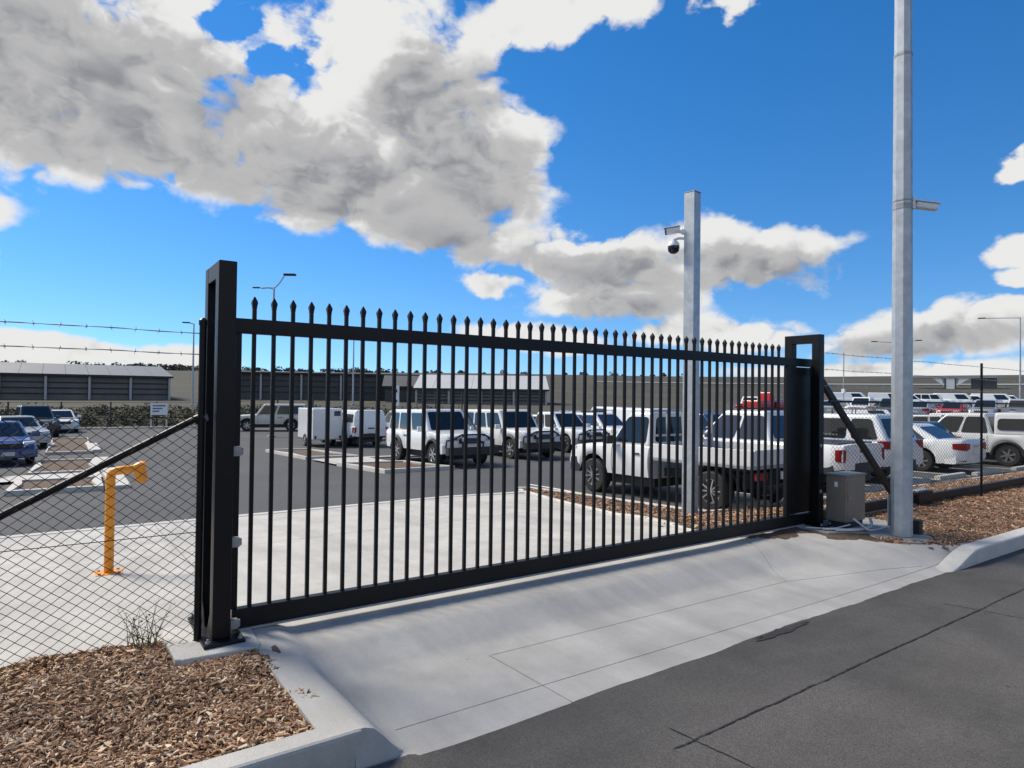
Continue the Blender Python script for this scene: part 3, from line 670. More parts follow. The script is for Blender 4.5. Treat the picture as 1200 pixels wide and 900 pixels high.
# loose conduits at its foot
for i, pts in enumerate([[(7.30, 4.02, .07), (7.5, 3.82, .075), (7.72, 3.74, .08), (7.92, 3.76, .11), (8.0, 3.83, .16)],
                         [(7.36, 3.90, .068), (7.55, 3.76, .07), (7.78, 3.70, .09), (7.90, 3.79, .17)],
                         [(7.55, 3.80, .20), (7.62, 3.74, .13), (7.66, 3.69, .07), (7.86, 3.66, .066), (8.1, 3.70, .066)],
                         [(7.22, 4.18, .066), (7.4, 3.95, .072), (7.58, 3.85, .12)]]):
    p3 = [Vector(q) + Vector((0, .12, 0)) for q in pts]; fine = []
    for k in range(len(p3) - 1):
        for t in range(6): fine.append(p3[k].lerp(p3[k + 1], t / 6))
    fine.append(p3[-1])
    for _ in range(3): fine = [fine[0]] + [(fine[k - 1] + fine[k] * 2 + fine[k + 1]) / 4 for k in range(1, len(fine) - 1)] + [fine[-1]]
    tag(MB().tube(fine, (.011, .009, .012, .008)[i], 8).build('conduit', cable_m),
        ('pale conduit looping from gate post foot to cabinet', 'thin grey cable curling in front of the cabinet', 'thick pale conduit dropping from the cabinet onto the pad', 'short cable behind the right gate post foot')[i], 'cable', 'cables at the cabinet foot')

# ------------------------------------------------------------------ chain link fences
def chainlink(parent, x0, x1, z0, z1, cw, ch, r_, zf=lambda x: 0., n=3):
    b = MB(); s = cw / 2; k = 0; x = x0
    V_ = []; F_ = []
    while x + s <= x1 + 1e-6:
        pts = []; nz = int((z1 - z0) / (ch / 2))
        for j in range(nz + 1):
            right = (j + k) % 2
            z = z0 + j * ch / 2
            pts.append(Vector((x + (s if right else 0), (.002 if right else -.002) * (1 if k % 2 else -1), z + zf(x))))
        b.tube(pts, r_, n, cap=False); k += 1; x += s
    return b.build('wire_mesh', blackw, parent, smooth_angle=0)
def barbed(parent, x0, x1, z, zf=lambda x: 0., sag=.006):
    b = MB(); n = int((x1 - x0) / .06); pts = []
    for i in range(n + 1):
        x = x0 + (x1 - x0) * i / n; pts.append(Vector((x, .002 * math.sin(x * 60), z + zf(x) - sag * math.sin((x - x0) * 2.2) ** 2)))
    b.tube(pts, .0022, 4, cap=False)
    b.tube([p + Vector((0, .003 * math.cos(p.x * 90), .003 * math.sin(p.x * 90))) for p in pts], .0018, 4, cap=False)
    for i in range(1, n, 2):
        p = pts[i]
        for a in (0.6, 2.2):
            d = Vector((.2, math.cos(a + i), math.sin(a + i))) * .016; b.tube([p - d, p + d], .0013, 3, cap=False)
        b.tube([p - Vector((.006, 0, 0)), p + Vector((.006, 0, 0))], .0042, 5)
    return b.build('barbed_wire', galvd, parent, smooth_angle=0)
fl = empty('chain_link_fence', (0, 4.40, 0)); tag(fl, 'black chain link fence with diagonal strut and barbed wire left of the gate', 'fence')
chainlink(fl, -4.2, .722, .015, 1.43, .078, .060, .0034)
MB().tube([(.715, 0, -.1), (.715, 0, 2.02)], .022, 12).lathe([(.026, 2.0), (.026, 2.03), (.012, 2.045)], 12, mtx=Matrix.Translation((.715, 0, 0))).build('end_post', black, fl)
MB().tube([(.70, .03, 1.425), (-.26, .03, .905), (-1.9, .03, .02)], .021, 12).build('diagonal_strut', black, fl)
MB().tube([(.69, .03, 1.41), (.74, 0, 1.435)], .032, 10).build('strut_clamp', black, fl)
for z in (.03, .72, 1.43): MB().tube([(-4.2, .004, z), (.71, .004, z)], .0025, 4).build('tension_wire', blackw, fl)
for z in (1.822, 1.952): barbed(fl, -4.2, .715, z)
MB().tube([(-4.2, 0, -.1), (-4.2, 0, 2.02)], .022, 12).build('post', black, fl)
MB().tube([(-2.4, 0, -.1), (-2.4, 0, 2.02)], .022, 12).build('post', black, fl)

frt = empty('chain_link_fence', (0, 4.30, 0)); tag(frt, 'black chain link fence with barbed wire behind the lamp pole', 'fence')
rz_ = lambda x: -.004 * max(0, x - 8)
chainlink(frt, 7.75, 17.2, .06, 1.54, .088, .060, .0022, rz_)
for x in (9.76, 12.26, 14.9, 17.2):
    MB().tube([(x, 0, -.1), (x, 0, 2.20 + rz_(x))], .019, 10).build('post', black, frt)
MB().tube([(7.70, 0, 1.55), (17.2, 0, 1.55 + rz_(17.2))], .014, 8).build('top_rail', black, frt)
for z in (1.74, 1.94, 2.14): barbed(frt, 7.6, 17.2, z, rz_)

# ------------------------------------------------------------------ galvanised lamp pole and camera pole
pole = empty('lamp_pole', (7.85, 3.53, 0)); tag(pole, 'tall galvanised octagonal lamp pole standing in the right bed', 'lamp pole')
def octo(r_, z, ph=R(22.5) + R(6)): return [(r_ * math.cos(ph + k * math.pi / 4), r_ * math.sin(ph + k * math.pi / 4), z) for k in range(8)]
rr = lambda z: .112 - .0033 * z
MB().loft([octo(rr(z), z) for z in (.045, 1, 2, 3, 4, 5.52)]).build('lower_shaft', galv, pole, smooth_angle=20)
MB().loft([octo(rr(z) - .004, z) for z in (5.50, 6.5, 8, 9.2)]).build('upper_shaft', galv, pole, smooth_angle=20)
MB().loft([octo(rr(5.52) + .003, 5.505), octo(rr(5.52) + .003, 5.535)]).build('joint_collar', galvd, pole, smooth_angle=20)
MB().tube([(0, 0, 9.1), (.3, -.5, 9.5), (.5, -1.0, 9.62)], .04, 10).build('outreach_arm', galv, pole)
MB().cbox((.60, -1.25, 9.64), (.28, .62, .09), rot=Matrix.Rotation(R(22), 3, 'Z')).build('lamp_head', galvd, pole, bevel=.03)
MB().box((-.10, .10, .14), (.10, .106, .50)).build('access_door', galv, pole)
MB().prism([(.34 * math.cos(R(a)) * (1 + .08 * math.sin(a)), .30 * math.sin(R(a)) * (1 + .08 * math.cos(a * 2.1))) for a in range(0, 360, 20)], -.15, .04).build('concrete_footing', concd, pole, bevel=.01)
ju = tag(MB().box((8.08, 3.44, -.05), (8.17, 3.56, .20)).build('junction_box', darkp, bevel=.006), 'small dark junction box at the foot of the lamp pole', 'junction box')
cc = empty('security_camera', (7.85, 3.53, 3.78)); tag(cc, 'white bullet camera clamped to the octagonal lamp pole', 'security camera')
MB().loft([octo(.1035, -.03), octo(.1035, .03)]).loft([octo(.1035, .06), octo(.1035, .075)]).build('clamp_band', galvd, cc, smooth_angle=20)
dx = Vector((.80, -.60, 0))
MB().tube([dx * .09 + Vector((0, 0, .04)), dx * .16 + Vector((0, 0, .02))], .022, 10).cbox(dx * .105 + Vector((0, 0, .04)), (.03, .09, .13), rot=Matrix.Rotation(math.atan2(-.6, .8), 3, 'Z')).build('bracket', white_c, cc, bevel=.003)
MB().cbox(dx * .26 + Vector((0, 0, .01)), (.25, .085, .075), rot=Matrix.Rotation(math.atan2(-.6, .8), 3, 'Z') @ Matrix.Rotation(R(7), 3, 'Y')).build('camera_body', white_c, cc, bevel=.018)
MB().cbox(dx * .265 + Vector((0, 0, .056)), (.29, .10, .012), rot=Matrix.Rotation(math.atan2(-.6, .8), 3, 'Z') @ Matrix.Rotation(R(7), 3, 'Y')).build('sun_shield', white_c, cc, bevel=.004)

sqb = (8.58, 7.15, T(8.58, 7.15))
sq = empty('camera_pole', sqb, R(8)); tag(sq, 'square galvanised camera pole standing behind the gate', 'pole')
MB().box((-.098, -.098, 0), (.098, .098, 5.38)).build('shaft', galv, sq, bevel=.008)
MB().box((-.101, -.101, 5.385), (.101, .101, 5.40)).build('cap', galvd, sq)
MB().box((-.19, -.19, -.06), (.19, .19, .05)).build('base_plate', galvd, sq, bevel=.004)
vl = Vector((-.655, .755, 0))                         # towards the left of the view
bc = empty('security_camera', (sqb[0], sqb[1], 4.33)); tag(bc, 'grey white bullet camera, upper one on the square pole', 'security camera')
vr = Matrix.Rotation(math.atan2(vl.y, vl.x), 3, 'Z')
MB().tube([vl * .10, vl * .17 + Vector((0, 0, .005))], .045, 14).build('mount', white_c, bc)
MB().tube([vl * .15 + Vector((0, 0, 0)), vl * .24 + Vector((0, 0, .02))], .03, 12).build('arm', white_c, bc)
MB().tube([vl * .20 + Vector((0, 0, .045)), vl * .42 + Vector((0, 0, .02))], [.052, .056], 14).build('camera_body', white_c, bc)
MB().tube([vl * .42 + Vector((0, 0, .02)), vl * .445 + Vector((0, 0, .017))], [.058, .05], 14).build('lens_face', darkp, bc)
MB().cbox(vl * .33 + Vector((0, 0, .09)), (.27, .12, .012), rot=vr @ Matrix.Rotation(R(6.5), 3, 'Y')).build('sun_shield', white_c, bc, bevel=.004)
dc = empty('dome_camera', (sqb[0], sqb[1], 4.10)); tag(dc, 'white dome camera with black globe hanging below the bullet camera', 'security camera')
MB().tube([vl * .10 + Vector((0, 0, .12)), vl * .22 + Vector((0, 0, .13)), vl * .30 + Vector((0, 0, .10))], .022, 10).build('arm', white_c, dc)
MB().lathe([(.035, .085), (.070, .075), (.095, .035), (.098, .0)], 20, mtx=Matrix.Translation(vl * .30)).build('housing', white_c, dc)
MB().lathe([(.094, -.001), (.098, -.03), (.088, -.085), (.050, -.120), (.008, -.13)], 20, mtx=Matrix.Translation(vl * .30)).build('globe', dome_m, dc)

# ------------------------------------------------------------------ orange pipe stand, weed
ob = (.40, 7.29, T(.40, 7.29))
og = empty('pipe_stand', ob); tag(og, 'orange painted bent pipe stand on the apron behind the fence', 'pipe stand')
MB().tube([(0, 0, .01), (0, 0, .90), (.003, 0, .935), (.018, 0, .962), (.045, 0, .974), (.10, 0, .980), (.22, 0, .988)], .041, 16).build('bent_pipe', orange, og)
MB().tube([(.20, -.005, .985), (.245, -.008, 1.0), (.275, -.02, .99)], [.046, .064, .066], 16).build('flange_collar', orange, og)
MB().tube([(.235, -.01, 1.03), (.255, -.03, .90), (.262, -.035, .855)], [.050, .054, .044], 16).build('outlet_mouth', orange, og)
MB().cbox((0, 0, .008), (.22, .20, .014)).build('base_plate', orange, og)
for sx in (-.08, .08):
    for sy in (-.07, .07): MB().lathe([(.013, .015), (.013, .028)], 6, mtx=Matrix.Translation((sx, sy, 0))).build('anchor_bolt', galvd, og)
b = MB()
for k in range(26):
    a = random.uniform(0, 6.28); l = random.uniform(.10, .30); p = Vector((random.uniform(-.10, .10), random.uniform(-.03, .05), 0)); pts = []
    for t in range(4): pts.append(p + Vector((math.cos(a) * l * .4 * (t / 3) ** 1.4, math.sin(a) * l * .4 * (t / 3) ** 1.4, l * t / 3)))
    b.tube(pts, [.0028, .0022, .0016, .0007], 4, cap=False)
    for t in range(3):
        q = pts[1 + t % 3]; d = Vector((random.uniform(-1, 1), random.uniform(-1, 1), random.uniform(0, .6))) * .035; s = d.cross(Vector((0, 0, 1))).normalized() * .006
        b.add([q - s, q + d * .5 + s * 1.6, q + d, q + d * .5 - s * 1.6], [(0, 1, 2, 3)])
wd = b.build('dry_weed', mat('dry_weed', (.20, .17, .09), .9, col2=(.10, .11, .05), island=1), smooth_angle=0); wd.location = (.42, 4.52, 0)
tag(wd, 'dry weed growing at the fence foot beside the concrete pad', 'weed')

# ------------------------------------------------------------------ islands inside the car park
def island(poly, label, dz=.0):
    root = empty('planter_island', (poly[0][0], poly[0][1], 0)); tag(root, label, kind='structure')
    off = Vector((-poly[0][0], -poly[0][1], 0))
    pf = poly_fine(list(poly) + [poly[0]], .6)[:-1]
    c = Vector((sum(p[0] for p in pf) / len(pf), sum(p[1] for p in pf) / len(pf), 0))
    b = MB(); n = len(pf); ins = []
    for p in pf:
        d = (c - Vector((p[0], p[1], 0))); k = min(.22 / max(d.length, .01), .4); ins.append((p[0] + d.x * k, p[1] + d.y * k))
    o_ = len(b.v)
    ringo = []
    for h, src in ((-.1, pf), (.10, pf), (.12, [(p[0] * .97 + q[0] * .03, p[1] * .97 + q[1] * .03) for p, q in zip(pf, ins)]), (.12, ins), (.02, ins)):
        ringo.append([(x, y, T(x, y) + h) for x, y in src])
    b.loft(ringo, cap=False); k_ = b.build('kerb', concp, root, smooth_angle=40); k_.location = off
    b = MB(); vv = [(x, y, T(x, y) + .07) for x, y in ins] + [(c.x, c.y, T(c.x, c.y) + .11)]
    b.add(vv, [(i, (i + 1) % n, n) for i in range(n)]); s_ = b.build('soil', soil, root); s_.location = off
    return root
island([(7.75, 17.6), (10.0, 17.45), (9.7, 20.4), (7.5, 20.9)], 'kerbed planter island with wood chips below the white signpost')
island([(7.4, 23.9), (9.3, 23.4), (8.9, 28.6), (7.25, 29.0)], 'kerbed planter island beside the white trailer')
tag(heightgrid('footpath', fr(7.45, 12.5, 10), fr(20.95, 23.4, 6), lambda x, y: T(x, y) + .06, conc, keep=lambda x, y: x < 9.6 or y > 22.9), 'pale concrete path between the two islands', kind='structure')
island([(-1.0, 18.0), (.85, 17.95), (.9, 20.6), (-.9, 20.7)], 'nearest kerbed planter island left of the aisle')
island([(-.75, 22.6), (.95, 22.5), (1.0, 27.6), (-.6, 27.8)], 'second kerbed planter island left of the aisle')
island([(-.5, 32), (1.1, 31.9), (1.2, 41.8), (-.35, 42)], 'farthest kerbed planter island left of the aisle')
tag(heightgrid('footpath', fr(-2.4, .95, 6), fr(20.75, 22.45, 5), lambda x, y: T(x, y) + .07, concp), 'pale concrete path crossing between left islands', kind='structure')
for i, (y0, y1) in enumerate(((18.1, 22.3), (24.6, 27.4), (32.5, 36.5))):
    tag(MB().box((.98, y0, T(1, y0) - .2), (1.42, y1, T(1, (y0 + y1) / 2) + .14)).build('concrete_block', concp, bevel=.02), ('white concrete block edging the nearest left island', 'white concrete block edging the second left island', 'white concrete block edging the farthest left island')[i], 'concrete block', 'concrete blocks along the aisle')
tag(sweep_kerb('kerb', poly_fine([(70, 53.6), (-25, 53.6)], 1.), .3, .12, T), 'concrete kerb at the far end of the car park', kind='structure')
for i, (x, y, wl) in enumerate([(10.25, 7.28, 1.7), (14.45, 7.36, 1.7), (17.2, 7.5, 1.7), (19.9, 7.7, 1.6), (22.1, 7.62, 1.7), (25.2, 7.7, 1.6)]):
    b = MB(); z = T(x, y); b.loft([[(x + s * wl / 2 * k, y + dy, z + h) for dy, h in ((-.09, -.05), (-.07, .09), (-.04, .105), (.04, .105), (.07, .09), (.09, -.05))] for s, k in ((-1, 1), (1, 1))])
    tag(b.build('wheel_stop', concp, bevel=.008), ('concrete wheel stop behind the tray truck', 'concrete wheel stop behind the dual cab pickup tailgate', 'concrete wheel stop behind the white four wheel drive wagon', 'concrete wheel stop in the gap left of the silver white sedan', 'concrete wheel stop behind the white sedan', 'concrete wheel stop left of the canopy pickup')[i], 'wheel stop', 'wheel stops in the right row')
b = MB()
for i, x in enumerate((8.95, 12.0, 15.9, 19.0, 20.9, 23.3, 24.9, 28.1)):
    for y0 in fr(7.6, 12.2, 6)[:-1]:
        y1 = y0 + .768; b.add([(x - .05, y0, T(x, y0) + .005), (x + .05, y0, T(x, y0) + .005), (x + .05, y1, T(x, y1) + .005), (x - .05, y1, T(x, y1) + .005)], [(0, 1, 2, 3)])
tag(b.build('bay_markings', white_line, cp), kind='stuff')

# ------------------------------------------------------------------ vehicles
def lerp(a, b, t): return a + (b - a) * t
class Car: pass
SPEC = dict(
 dualcab=dict(L=5.25, W=1.84, belt=1.05, H=1.80, wb=3.08, xf=1.68, r=.375, sill=.42, top=[(-2.62, 1.06), (-.95, 1.07), (1.0, 1.06), (1.25, 1.09), (2.3, 1.00), (2.55, .92), (2.62, .72)],
              gh=(-.95, -.72, .45, 1.18), win=[(.05, .45), (.50, .94)], tub=1),
 suv=dict(L=4.75, W=1.86, belt=1.06, H=1.74, wb=2.70, xf=1.42, r=.355, sill=.34, top=[(-2.37, .95), (-2.30, 1.05), (0, 1.04), (.95, 1.05), (1.15, 1.06), (2.1, .95), (2.3, .85), (2.37, .70)],
          gh=(-2.28, -1.95, .35, 1.15), win=[(.06, .26), (.30, .58), (.62, .94)], tub=0),
 wagon4=dict(L=4.85, W=1.92, belt=1.12, H=1.90, wb=2.85, xf=1.55, r=.40, sill=.46, top=[(-2.42, 1.0), (-2.38, 1.12), (0, 1.12), (1.0, 1.12), (1.15, 1.14), (2.25, 1.06), (2.36, .98), (2.42, .78)],
             gh=(-2.36, -2.18, .50, 1.05), win=[(.04, .28), (.32, .60), (.64, .95)], tub=0),
 sedan=dict(L=4.85, W=1.80, belt=.92, H=1.44, wb=2.78, xf=1.48, r=.32, sill=.26, top=[(-2.42, .86), (-2.34, .97), (-1.55, .98), (0, .92), (1.0, .93), (2.05, .80), (2.32, .70), (2.42, .55)],
            gh=(-1.85, -1.0, .28, 1.12), win=[(.12, .46), (.50, .92)], tub=0),
 hatch=dict(L=4.15, W=1.73, belt=.93, H=1.48, wb=2.55, xf=1.28, r=.31, sill=.27, top=[(-2.07, .85), (-2.0, .95), (0, .93), (.9, .95), (1.75, .82), (2.0, .70), (2.07, .55)],
            gh=(-1.98, -1.45, .25, 1.10), win=[(.10, .48), (.52, .93)], tub=0),
 cabch=dict(L=5.25, W=1.80, belt=1.06, H=1.76, wb=3.05, xf=1.70, r=.36, sill=.42, top=[(.12, 1.04), (.3, 1.06), (1.0, 1.06), (1.2, 1.08), (2.3, .98), (2.52, .90), (2.62, .70)],
            gh=(.14, .20, .80, 1.30), win=[(.10, .90)], tub=0, tray=1, x0=.12),
 van=dict(L=5.0, W=1.90, belt=1.15, H=1.98, wb=3.0, xf=1.55, r=.335, sill=.30, top=[(-2.5, 1.0), (-2.46, 1.15), (0, 1.15), (1.7, 1.15), (2.1, 1.02), (2.4, .85), (2.5, .62)],
          gh=(-2.46, -2.38, 1.25, 2.02), win=[(.62, .92)], tub=0),
)
TY = {}
def wheel_meshes(r_, style):
    k = (round(r_, 3), style)
    if k in TY: return TY[k]
    wdt = .24 if r_ > .34 else .20; q = Matrix.Rotation(R(90), 4, 'X')
    t = MB().lathe([(r_ * .60, -wdt / 2), (r_ * .90, -wdt / 2), (r_ * .985, -wdt * .38), (r_, -wdt * .2), (r_, wdt * .2), (r_ * .985, wdt * .38), (r_ * .90, wdt / 2), (r_ * .60, wdt / 2)], 22, mtx=q, cap=False).mesh('wheel', rubber)
    b = MB(); rr_ = r_ * .66
    for s in (1, -1):
        y = s * wdt * .47
        o = []
        b.lathe([(rr_, y - s * .05), (rr_, y), (rr_ * .90, y + s * .006), (rr_ * .86, y - s * .03), (rr_ * .3, y - s * .035)], 22, 0, q)
        nsp = 6 if style else 10
        b.lathe([(rr_ * .84, y - s * .028), (rr_ * .82, y - s * .024)], 22, 1, q)
        for i in range(nsp):
            m_ = Matrix.Rotation(2 * math.pi * i / nsp, 4, 'Y') @ Matrix.Translation((rr_ * .52, -y + s * .012, 0))
            b.box((-rr_ * .36, -.012, -rr_ * (.10 if style else .045)), (rr_ * .36, .012, rr_ * (.13 if style else .05)), 0, m_)
        b.lathe([(rr_ * .22, y - s * .03), (rr_ * .2, y + s * .008)], 14, 0, q)
    rm = b.mesh('rim', [chrome, darkp])
    TY[k] = (t, rm); return TY[k]
PROTO = {}
def car_proto(kind, paint, opts=()):
    key = (kind, paint.name, tuple(sorted(opts)))
    if key in PROTO: return PROTO[key]
    S = SPEC[kind]; Ln, Wd, belt, H = S['L'], S['W'], S['belt'], S['H']; x0 = S.get('x0', -Ln / 2); x1 = Ln / 2
    xf = S['xf']; xr = xf - S['wb']; r_ = S['r']; ra = r_ + .075; parts = []   # (name, mesh, subparts)
    tx = [p[0] for p in S['top']]; tz = [p[1] for p in S['top']]
    def wv(x):
        return Wd / 2 * (1 - .17 * max(0, (x - (x1 - .6)) / .6) ** 2.4 - RT * max(0, ((-Ln / 2 + .34) - x) / .34) ** 2.4)
    RT = .05 if kind in ('dualcab', 'van', 'wagon4', 'cabch') else .15
    st = set(fr(x0, x1, 16)) | set(tx) | {x0 + .04, x0 + .10, x0 + .18, x0 + .27, x1 - .04, x1 - .10, x1 - .2, x1 - .32}
    for xa in (xf, xr):
        for k in (-1.001, -1, -.97, -.88, -.7, -.4, 0, .4, .7, .88, .97, 1, 1.001): st.add(xa + ra * k)
    st = sorted(q for q in st if x0 - 1e-6 <= q <= x1 + 1e-6)
    rings = []
    for x in st:
        zt = itp(x, tx, tz); zb = S['sill'] + .10 * cl((x - (x1 - .5)) / .5) + .12 * cl(((-Ln / 2 + .5) - x) / .5)
        for xa in (xf, xr):
            if abs(x - xa) <= ra: zb = max(zb, r_ + math.sqrt(max(0, ra * ra - (x - xa) ** 2)))
        zb = min(zb, zt - .12); wx = wv(x); d = zt - zb
        half = [(wx * .80, zb), (wx * .965, zb + min(.03, d * .2)), (wx * .995, zb + d * .30), (wx, zb + d * .55), (wx * .985, zb + d * .80), (wx * .955, zt - .02), (wx * .90, zt), (wx * .45, zt + .018)]
        rings.append([(x, y, z) for y, z in half] + [(x, -y, z) for y, z in half[::-1]])
    nrg = len(rings[0])
    bb = MB().loft(rings, mfun=lambda k: 1 if k == nrg - 1 or k == 0 or k == nrg - 2 else 0)
    parts.append(('body', bb.mesh('body', [paint, darkp], smooth_angle=42), []))
    ub = MB().box((x0 + .05 if x0 > -1 else -Ln / 2 + .2, -Wd * .36, .24), (x1 - .35, Wd * .36, min(.62, belt - .3)))
    if kind == 'cabch': ub.box((-2.2, -.42, .46), (.2, -.32, .62)).box((-2.2, .32, .46), (.2, .42, .62)).box((-1.9, -.2, .3), (-.8, .2, .5)).tube([(xr, -.7, r_), (xr, .7, r_)], .06, 8).box((-.55, -.85, .40), (-.15, -.45, .66)).box((xr - .6, -.75, .45), (xr - .56, .75, .7))
    parts.append(('underbody', ub.mesh('underbody', darkp), []))
    # cabin
    gb0, gr0, gr1, gb1 = S['gh']; wb_ = Wd / 2 * .90; wr_ = Wd / 2 * (.80 if kind in ('van', 'wagon4') else .74); zb_ = belt - .03
    def fr_pt(face, s, t):
        # bilinear on the cabin's faces; s along, t up
        if face == 'L' or face == 'R':
            sg = 1 if face == 'L' else -1
            x = lerp(lerp(gb0, gb1, s), lerp(gr0, gr1, s), t); y = sg * lerp(wb_, wr_, t); z = lerp(zb_, H - .03, t)
        elif face == 'F': x = lerp(gb1, gr1, t); y = lerp(lerp(-wb_, wb_, s), lerp(-wr_, wr_, s), t); z = lerp(zb_, H - .03, t)
        else: x = lerp(gb0, gr0, t); y = lerp(lerp(-wb_, wb_, s), lerp(-wr_, wr_, s), t); z = lerp(zb_, H - .03, t)
        return Vector((x, y, z))
    cbm = MB()
    def ringc(t):
        return [fr_pt('R', 0, t), fr_pt('R', 1, t), fr_pt('L', 1, t), fr_pt('L', 0, t)]
    cbm.loft([ringc(0), ringc(.5), ringc(1)])
    xm = (gr0 + gr1) / 2
    cab_mesh = cbm.mesh('cabin', paint, bevel=.075, seg=4, bang=30)
    parts.append(('cabin', cab_mesh, []))
    def pane(face, s0, s1, t0, t1, name, mt=glass, off=.010):
        c = [fr_pt(face, s0, t0), fr_pt(face, s1, t0), fr_pt(face, s1, t1), fr_pt(face, s0, t1)]
        n = (c[1] - c[0]).cross(c[3] - c[0]).normalized(); ctr = sum(c, Vector()) / 4
        if n.dot(ctr - Vector((xm, 0, belt))) < 0: n = -n
        # rounded outline
        pts = []
        for i in range(4):
            a, p, q = c[i - 1], c[i], c[(i + 1) % 4]; d1 = (a - p); d2 = (q - p); rr_ = min(.07, d1.length * .3, d2.length * .3)
            d1.normalize(); d2.normalize()
            for t in (0, .5, 1): pts.append(p + d1 * rr_ * (1 - t) ** 2 + d2 * rr_ * t ** 2)
        b = MB(); k = len(pts)
        b.add([p + n * off for p in pts] + [p - n * .02 for p in pts], [list(range(k))] + [(i, (i + 1) % k, k + (i + 1) % k, k + i) for i in range(k)])
        parts.append((name, b.mesh(name, mt, smooth_angle=20), []))
    gm = glassb if 'blueglass' in opts else glass
    for s in ('L', 'R'):
        for s0, s1 in S['win']: pane(s, s0, s1, .10, .84, 'side_window', gm)
    pane('F', .08, .92, .10, .88, 'windscreen', gm); pane('B', .09, .91, .14 if kind != 'van' else .2, .84, 'rear_window', gm)
    # doors: seam lines and handles, mirrors
    b = MB(); hb = MB()
    seams = [gb1 - .18]
    if kind in ('dualcab', 'suv', 'wagon4', 'sedan', 'hatch'): seams += [lerp(gb0, gb1, .5), max(gb0 + .12, xr + ra + .02)]
    else: seams += [gb0 + .12 if kind == 'cabch' else .55]
    for x in seams:
        for s in (1, -1):
            wx = wv(x); zt = itp(x, tx, tz); zb = S['sill'] + .03; d = zt - zb
            pr = [(wx * .975 + .003, zb + .05), (wx * .995 + .003, zb + d * .30), (wx + .003, zb + d * .55), (wx * .985 + .003, zb + d * .80), (wx * .955 + .004, zt - .03)]
            vv = []
            for y, z in pr: vv += [(x - .006, s * y, z), (x + .006, s * y, z)]
            b.add(vv, [(2 * i, 2 * i + 1, 2 * i + 3, 2 * i + 2) for i in range(len(pr) - 1)])
    parts.append(('door_seams', b.mesh('door_seams', darkp, smooth_angle=0), []))
    for x in seams[1:]:
        for s in (1, -1): parts.append(('door_handle', MB().cbox((x + .16, s * (wv(x) * .99 + .012), belt - .16), (.16, .03, .035)).mesh('door_handle', darkp if kind != 'sedan' else paint, bevel=.01), []))
    for s in (1, -1): parts.append(('mirror', MB().cbox((gb1 - .22, s * (Wd / 2 + .09), belt + .09), (.12, .20, .17)).cbox((gb1 - .20, s * (Wd / 2 - .03), belt + .02), (.06, .14, .04)).mesh('mirror', darkp if kind in ('cabch', 'van') else paint, bevel=.03), []))
    # front end
    zh = itp(x1 - .35, tx, tz); wx = wv(x1 - .10)
    fz = S['sill'] + .10
    bump_m = darkp if 'darkbumper' in opts else paint
    bpts = []
    def bumper(xa, sgn, z0, z1, mt, wscale=.985):
        rg = []
        for t in fr(-1, 1, 10):
            ww = Wd / 2 * wscale; y = t * ww; dx_ = .10 - .22 * abs(t) ** 3
            xx = xa + sgn * dx_
            rg.append([(xx, y, z0 + .03), (xx, y, z1 - .03), (xx - sgn * .05, y, z1), (xx - sgn * .30, y * 1.0, z1), (xx - sgn * .30, y, z0), (xx - sgn * .05, y, z0)])
        return MB().loft(rg).mesh('bumper', mt, smooth_angle=50)
    parts.append(('front_bumper', bumper(x1 - .08, 1, fz - .12, fz + .20, bump_m), []))
    parts.append(('grille', MB().cbox((x1 + .005, 0, fz + .30), (.06, Wd * .46, .17)).mesh('grille', darkp, bevel=.015), []))
    for s in (1, -1):
        parts.append(('headlight', MB().loft([[(x1 - .02, s * Wd * .25, fz + .23), (x1 - .02, s * Wd * .25, fz + .40), (x1 - .12, s * Wd * .25, fz + .43), (x1 - .12, s * Wd * .25, fz + .22)],
                                              [(x1 - .13, s * Wd * .425, fz + .23), (x1 - .13, s * Wd * .425, fz + .42), (x1 - .25, s * Wd * .42, fz + .44), (x1 - .25, s * Wd * .42, fz + .22)],
                                              [(x1 - .36, s * Wd * .485, fz + .28), (x1 - .36, s * Wd * .485, fz + .43), (x1 - .40, s * Wd * .465, fz + .44), (x1 - .40, s * Wd * .465, fz + .28)]]).mesh('headlight', lampw, bevel=.012), []))
    parts.append(('front_plate', MB().cbox((x1 + .075, 0, fz + .04), (.012, .37, .12)).mesh('front_plate', plate), []))
    xe = -Ln / 2
    if not S.get('tray'):
        parts.append(('rear_bumper', bumper(xe + .08, -1, S['sill'] + .03, S['sill'] + .28, darkp if ('darkbumper' in opts or kind in ('dualcab',)) else paint), []))
        for s in (1, -1):
            if kind == 'sedan': z0l, z1l, yin = .67, .90, .26
            elif kind in ('suv', 'hatch'): z0l, z1l, yin = belt - .20, belt + .02, .30
            else: z0l, z1l, yin = .70, .98, .425
            pr = [(xe - .022, Wd * yin, .06), (xe - .020, wv(xe) * .96, 0)] + [(xe + q, wv(xe + q) + .013, .01 + .16 * q) for q in (.05, .14)] + ([(xe + .27, wv(xe + .27) + .012, .06)] if yin < .35 else [])
            rg = []
            for x, y, ins in pr:
                k = .93 if x < xe else 1.
                rg.append([(x, s * y, z0l + ins), (x, s * y, z1l - ins * .3), (x + .07, s * (y * .90), z1l - ins * .3), (x + .07, s * (y * .90), z0l + ins)])
            b = MB().loft(rg)
            parts.append(('tail_light', b.mesh('tail_light', lampr, bevel=.006, seg=1), []))
        zp = S['sill'] + .35 if kind != 'sedan' else .62
        parts.append(('rear_plate', MB().cbox((xe - .01, 0, zp), (.03, .38, .13)).mesh('rear_plate', plate), []))
        parts.append(('tailgate_handle', MB().cbox((xe - .012, 0, min(zp + .26, belt - .12)), (.03, .34, .06)).mesh('tailgate_handle', darkp if kind == 'dualcab' else chrome, bevel=.01), []))
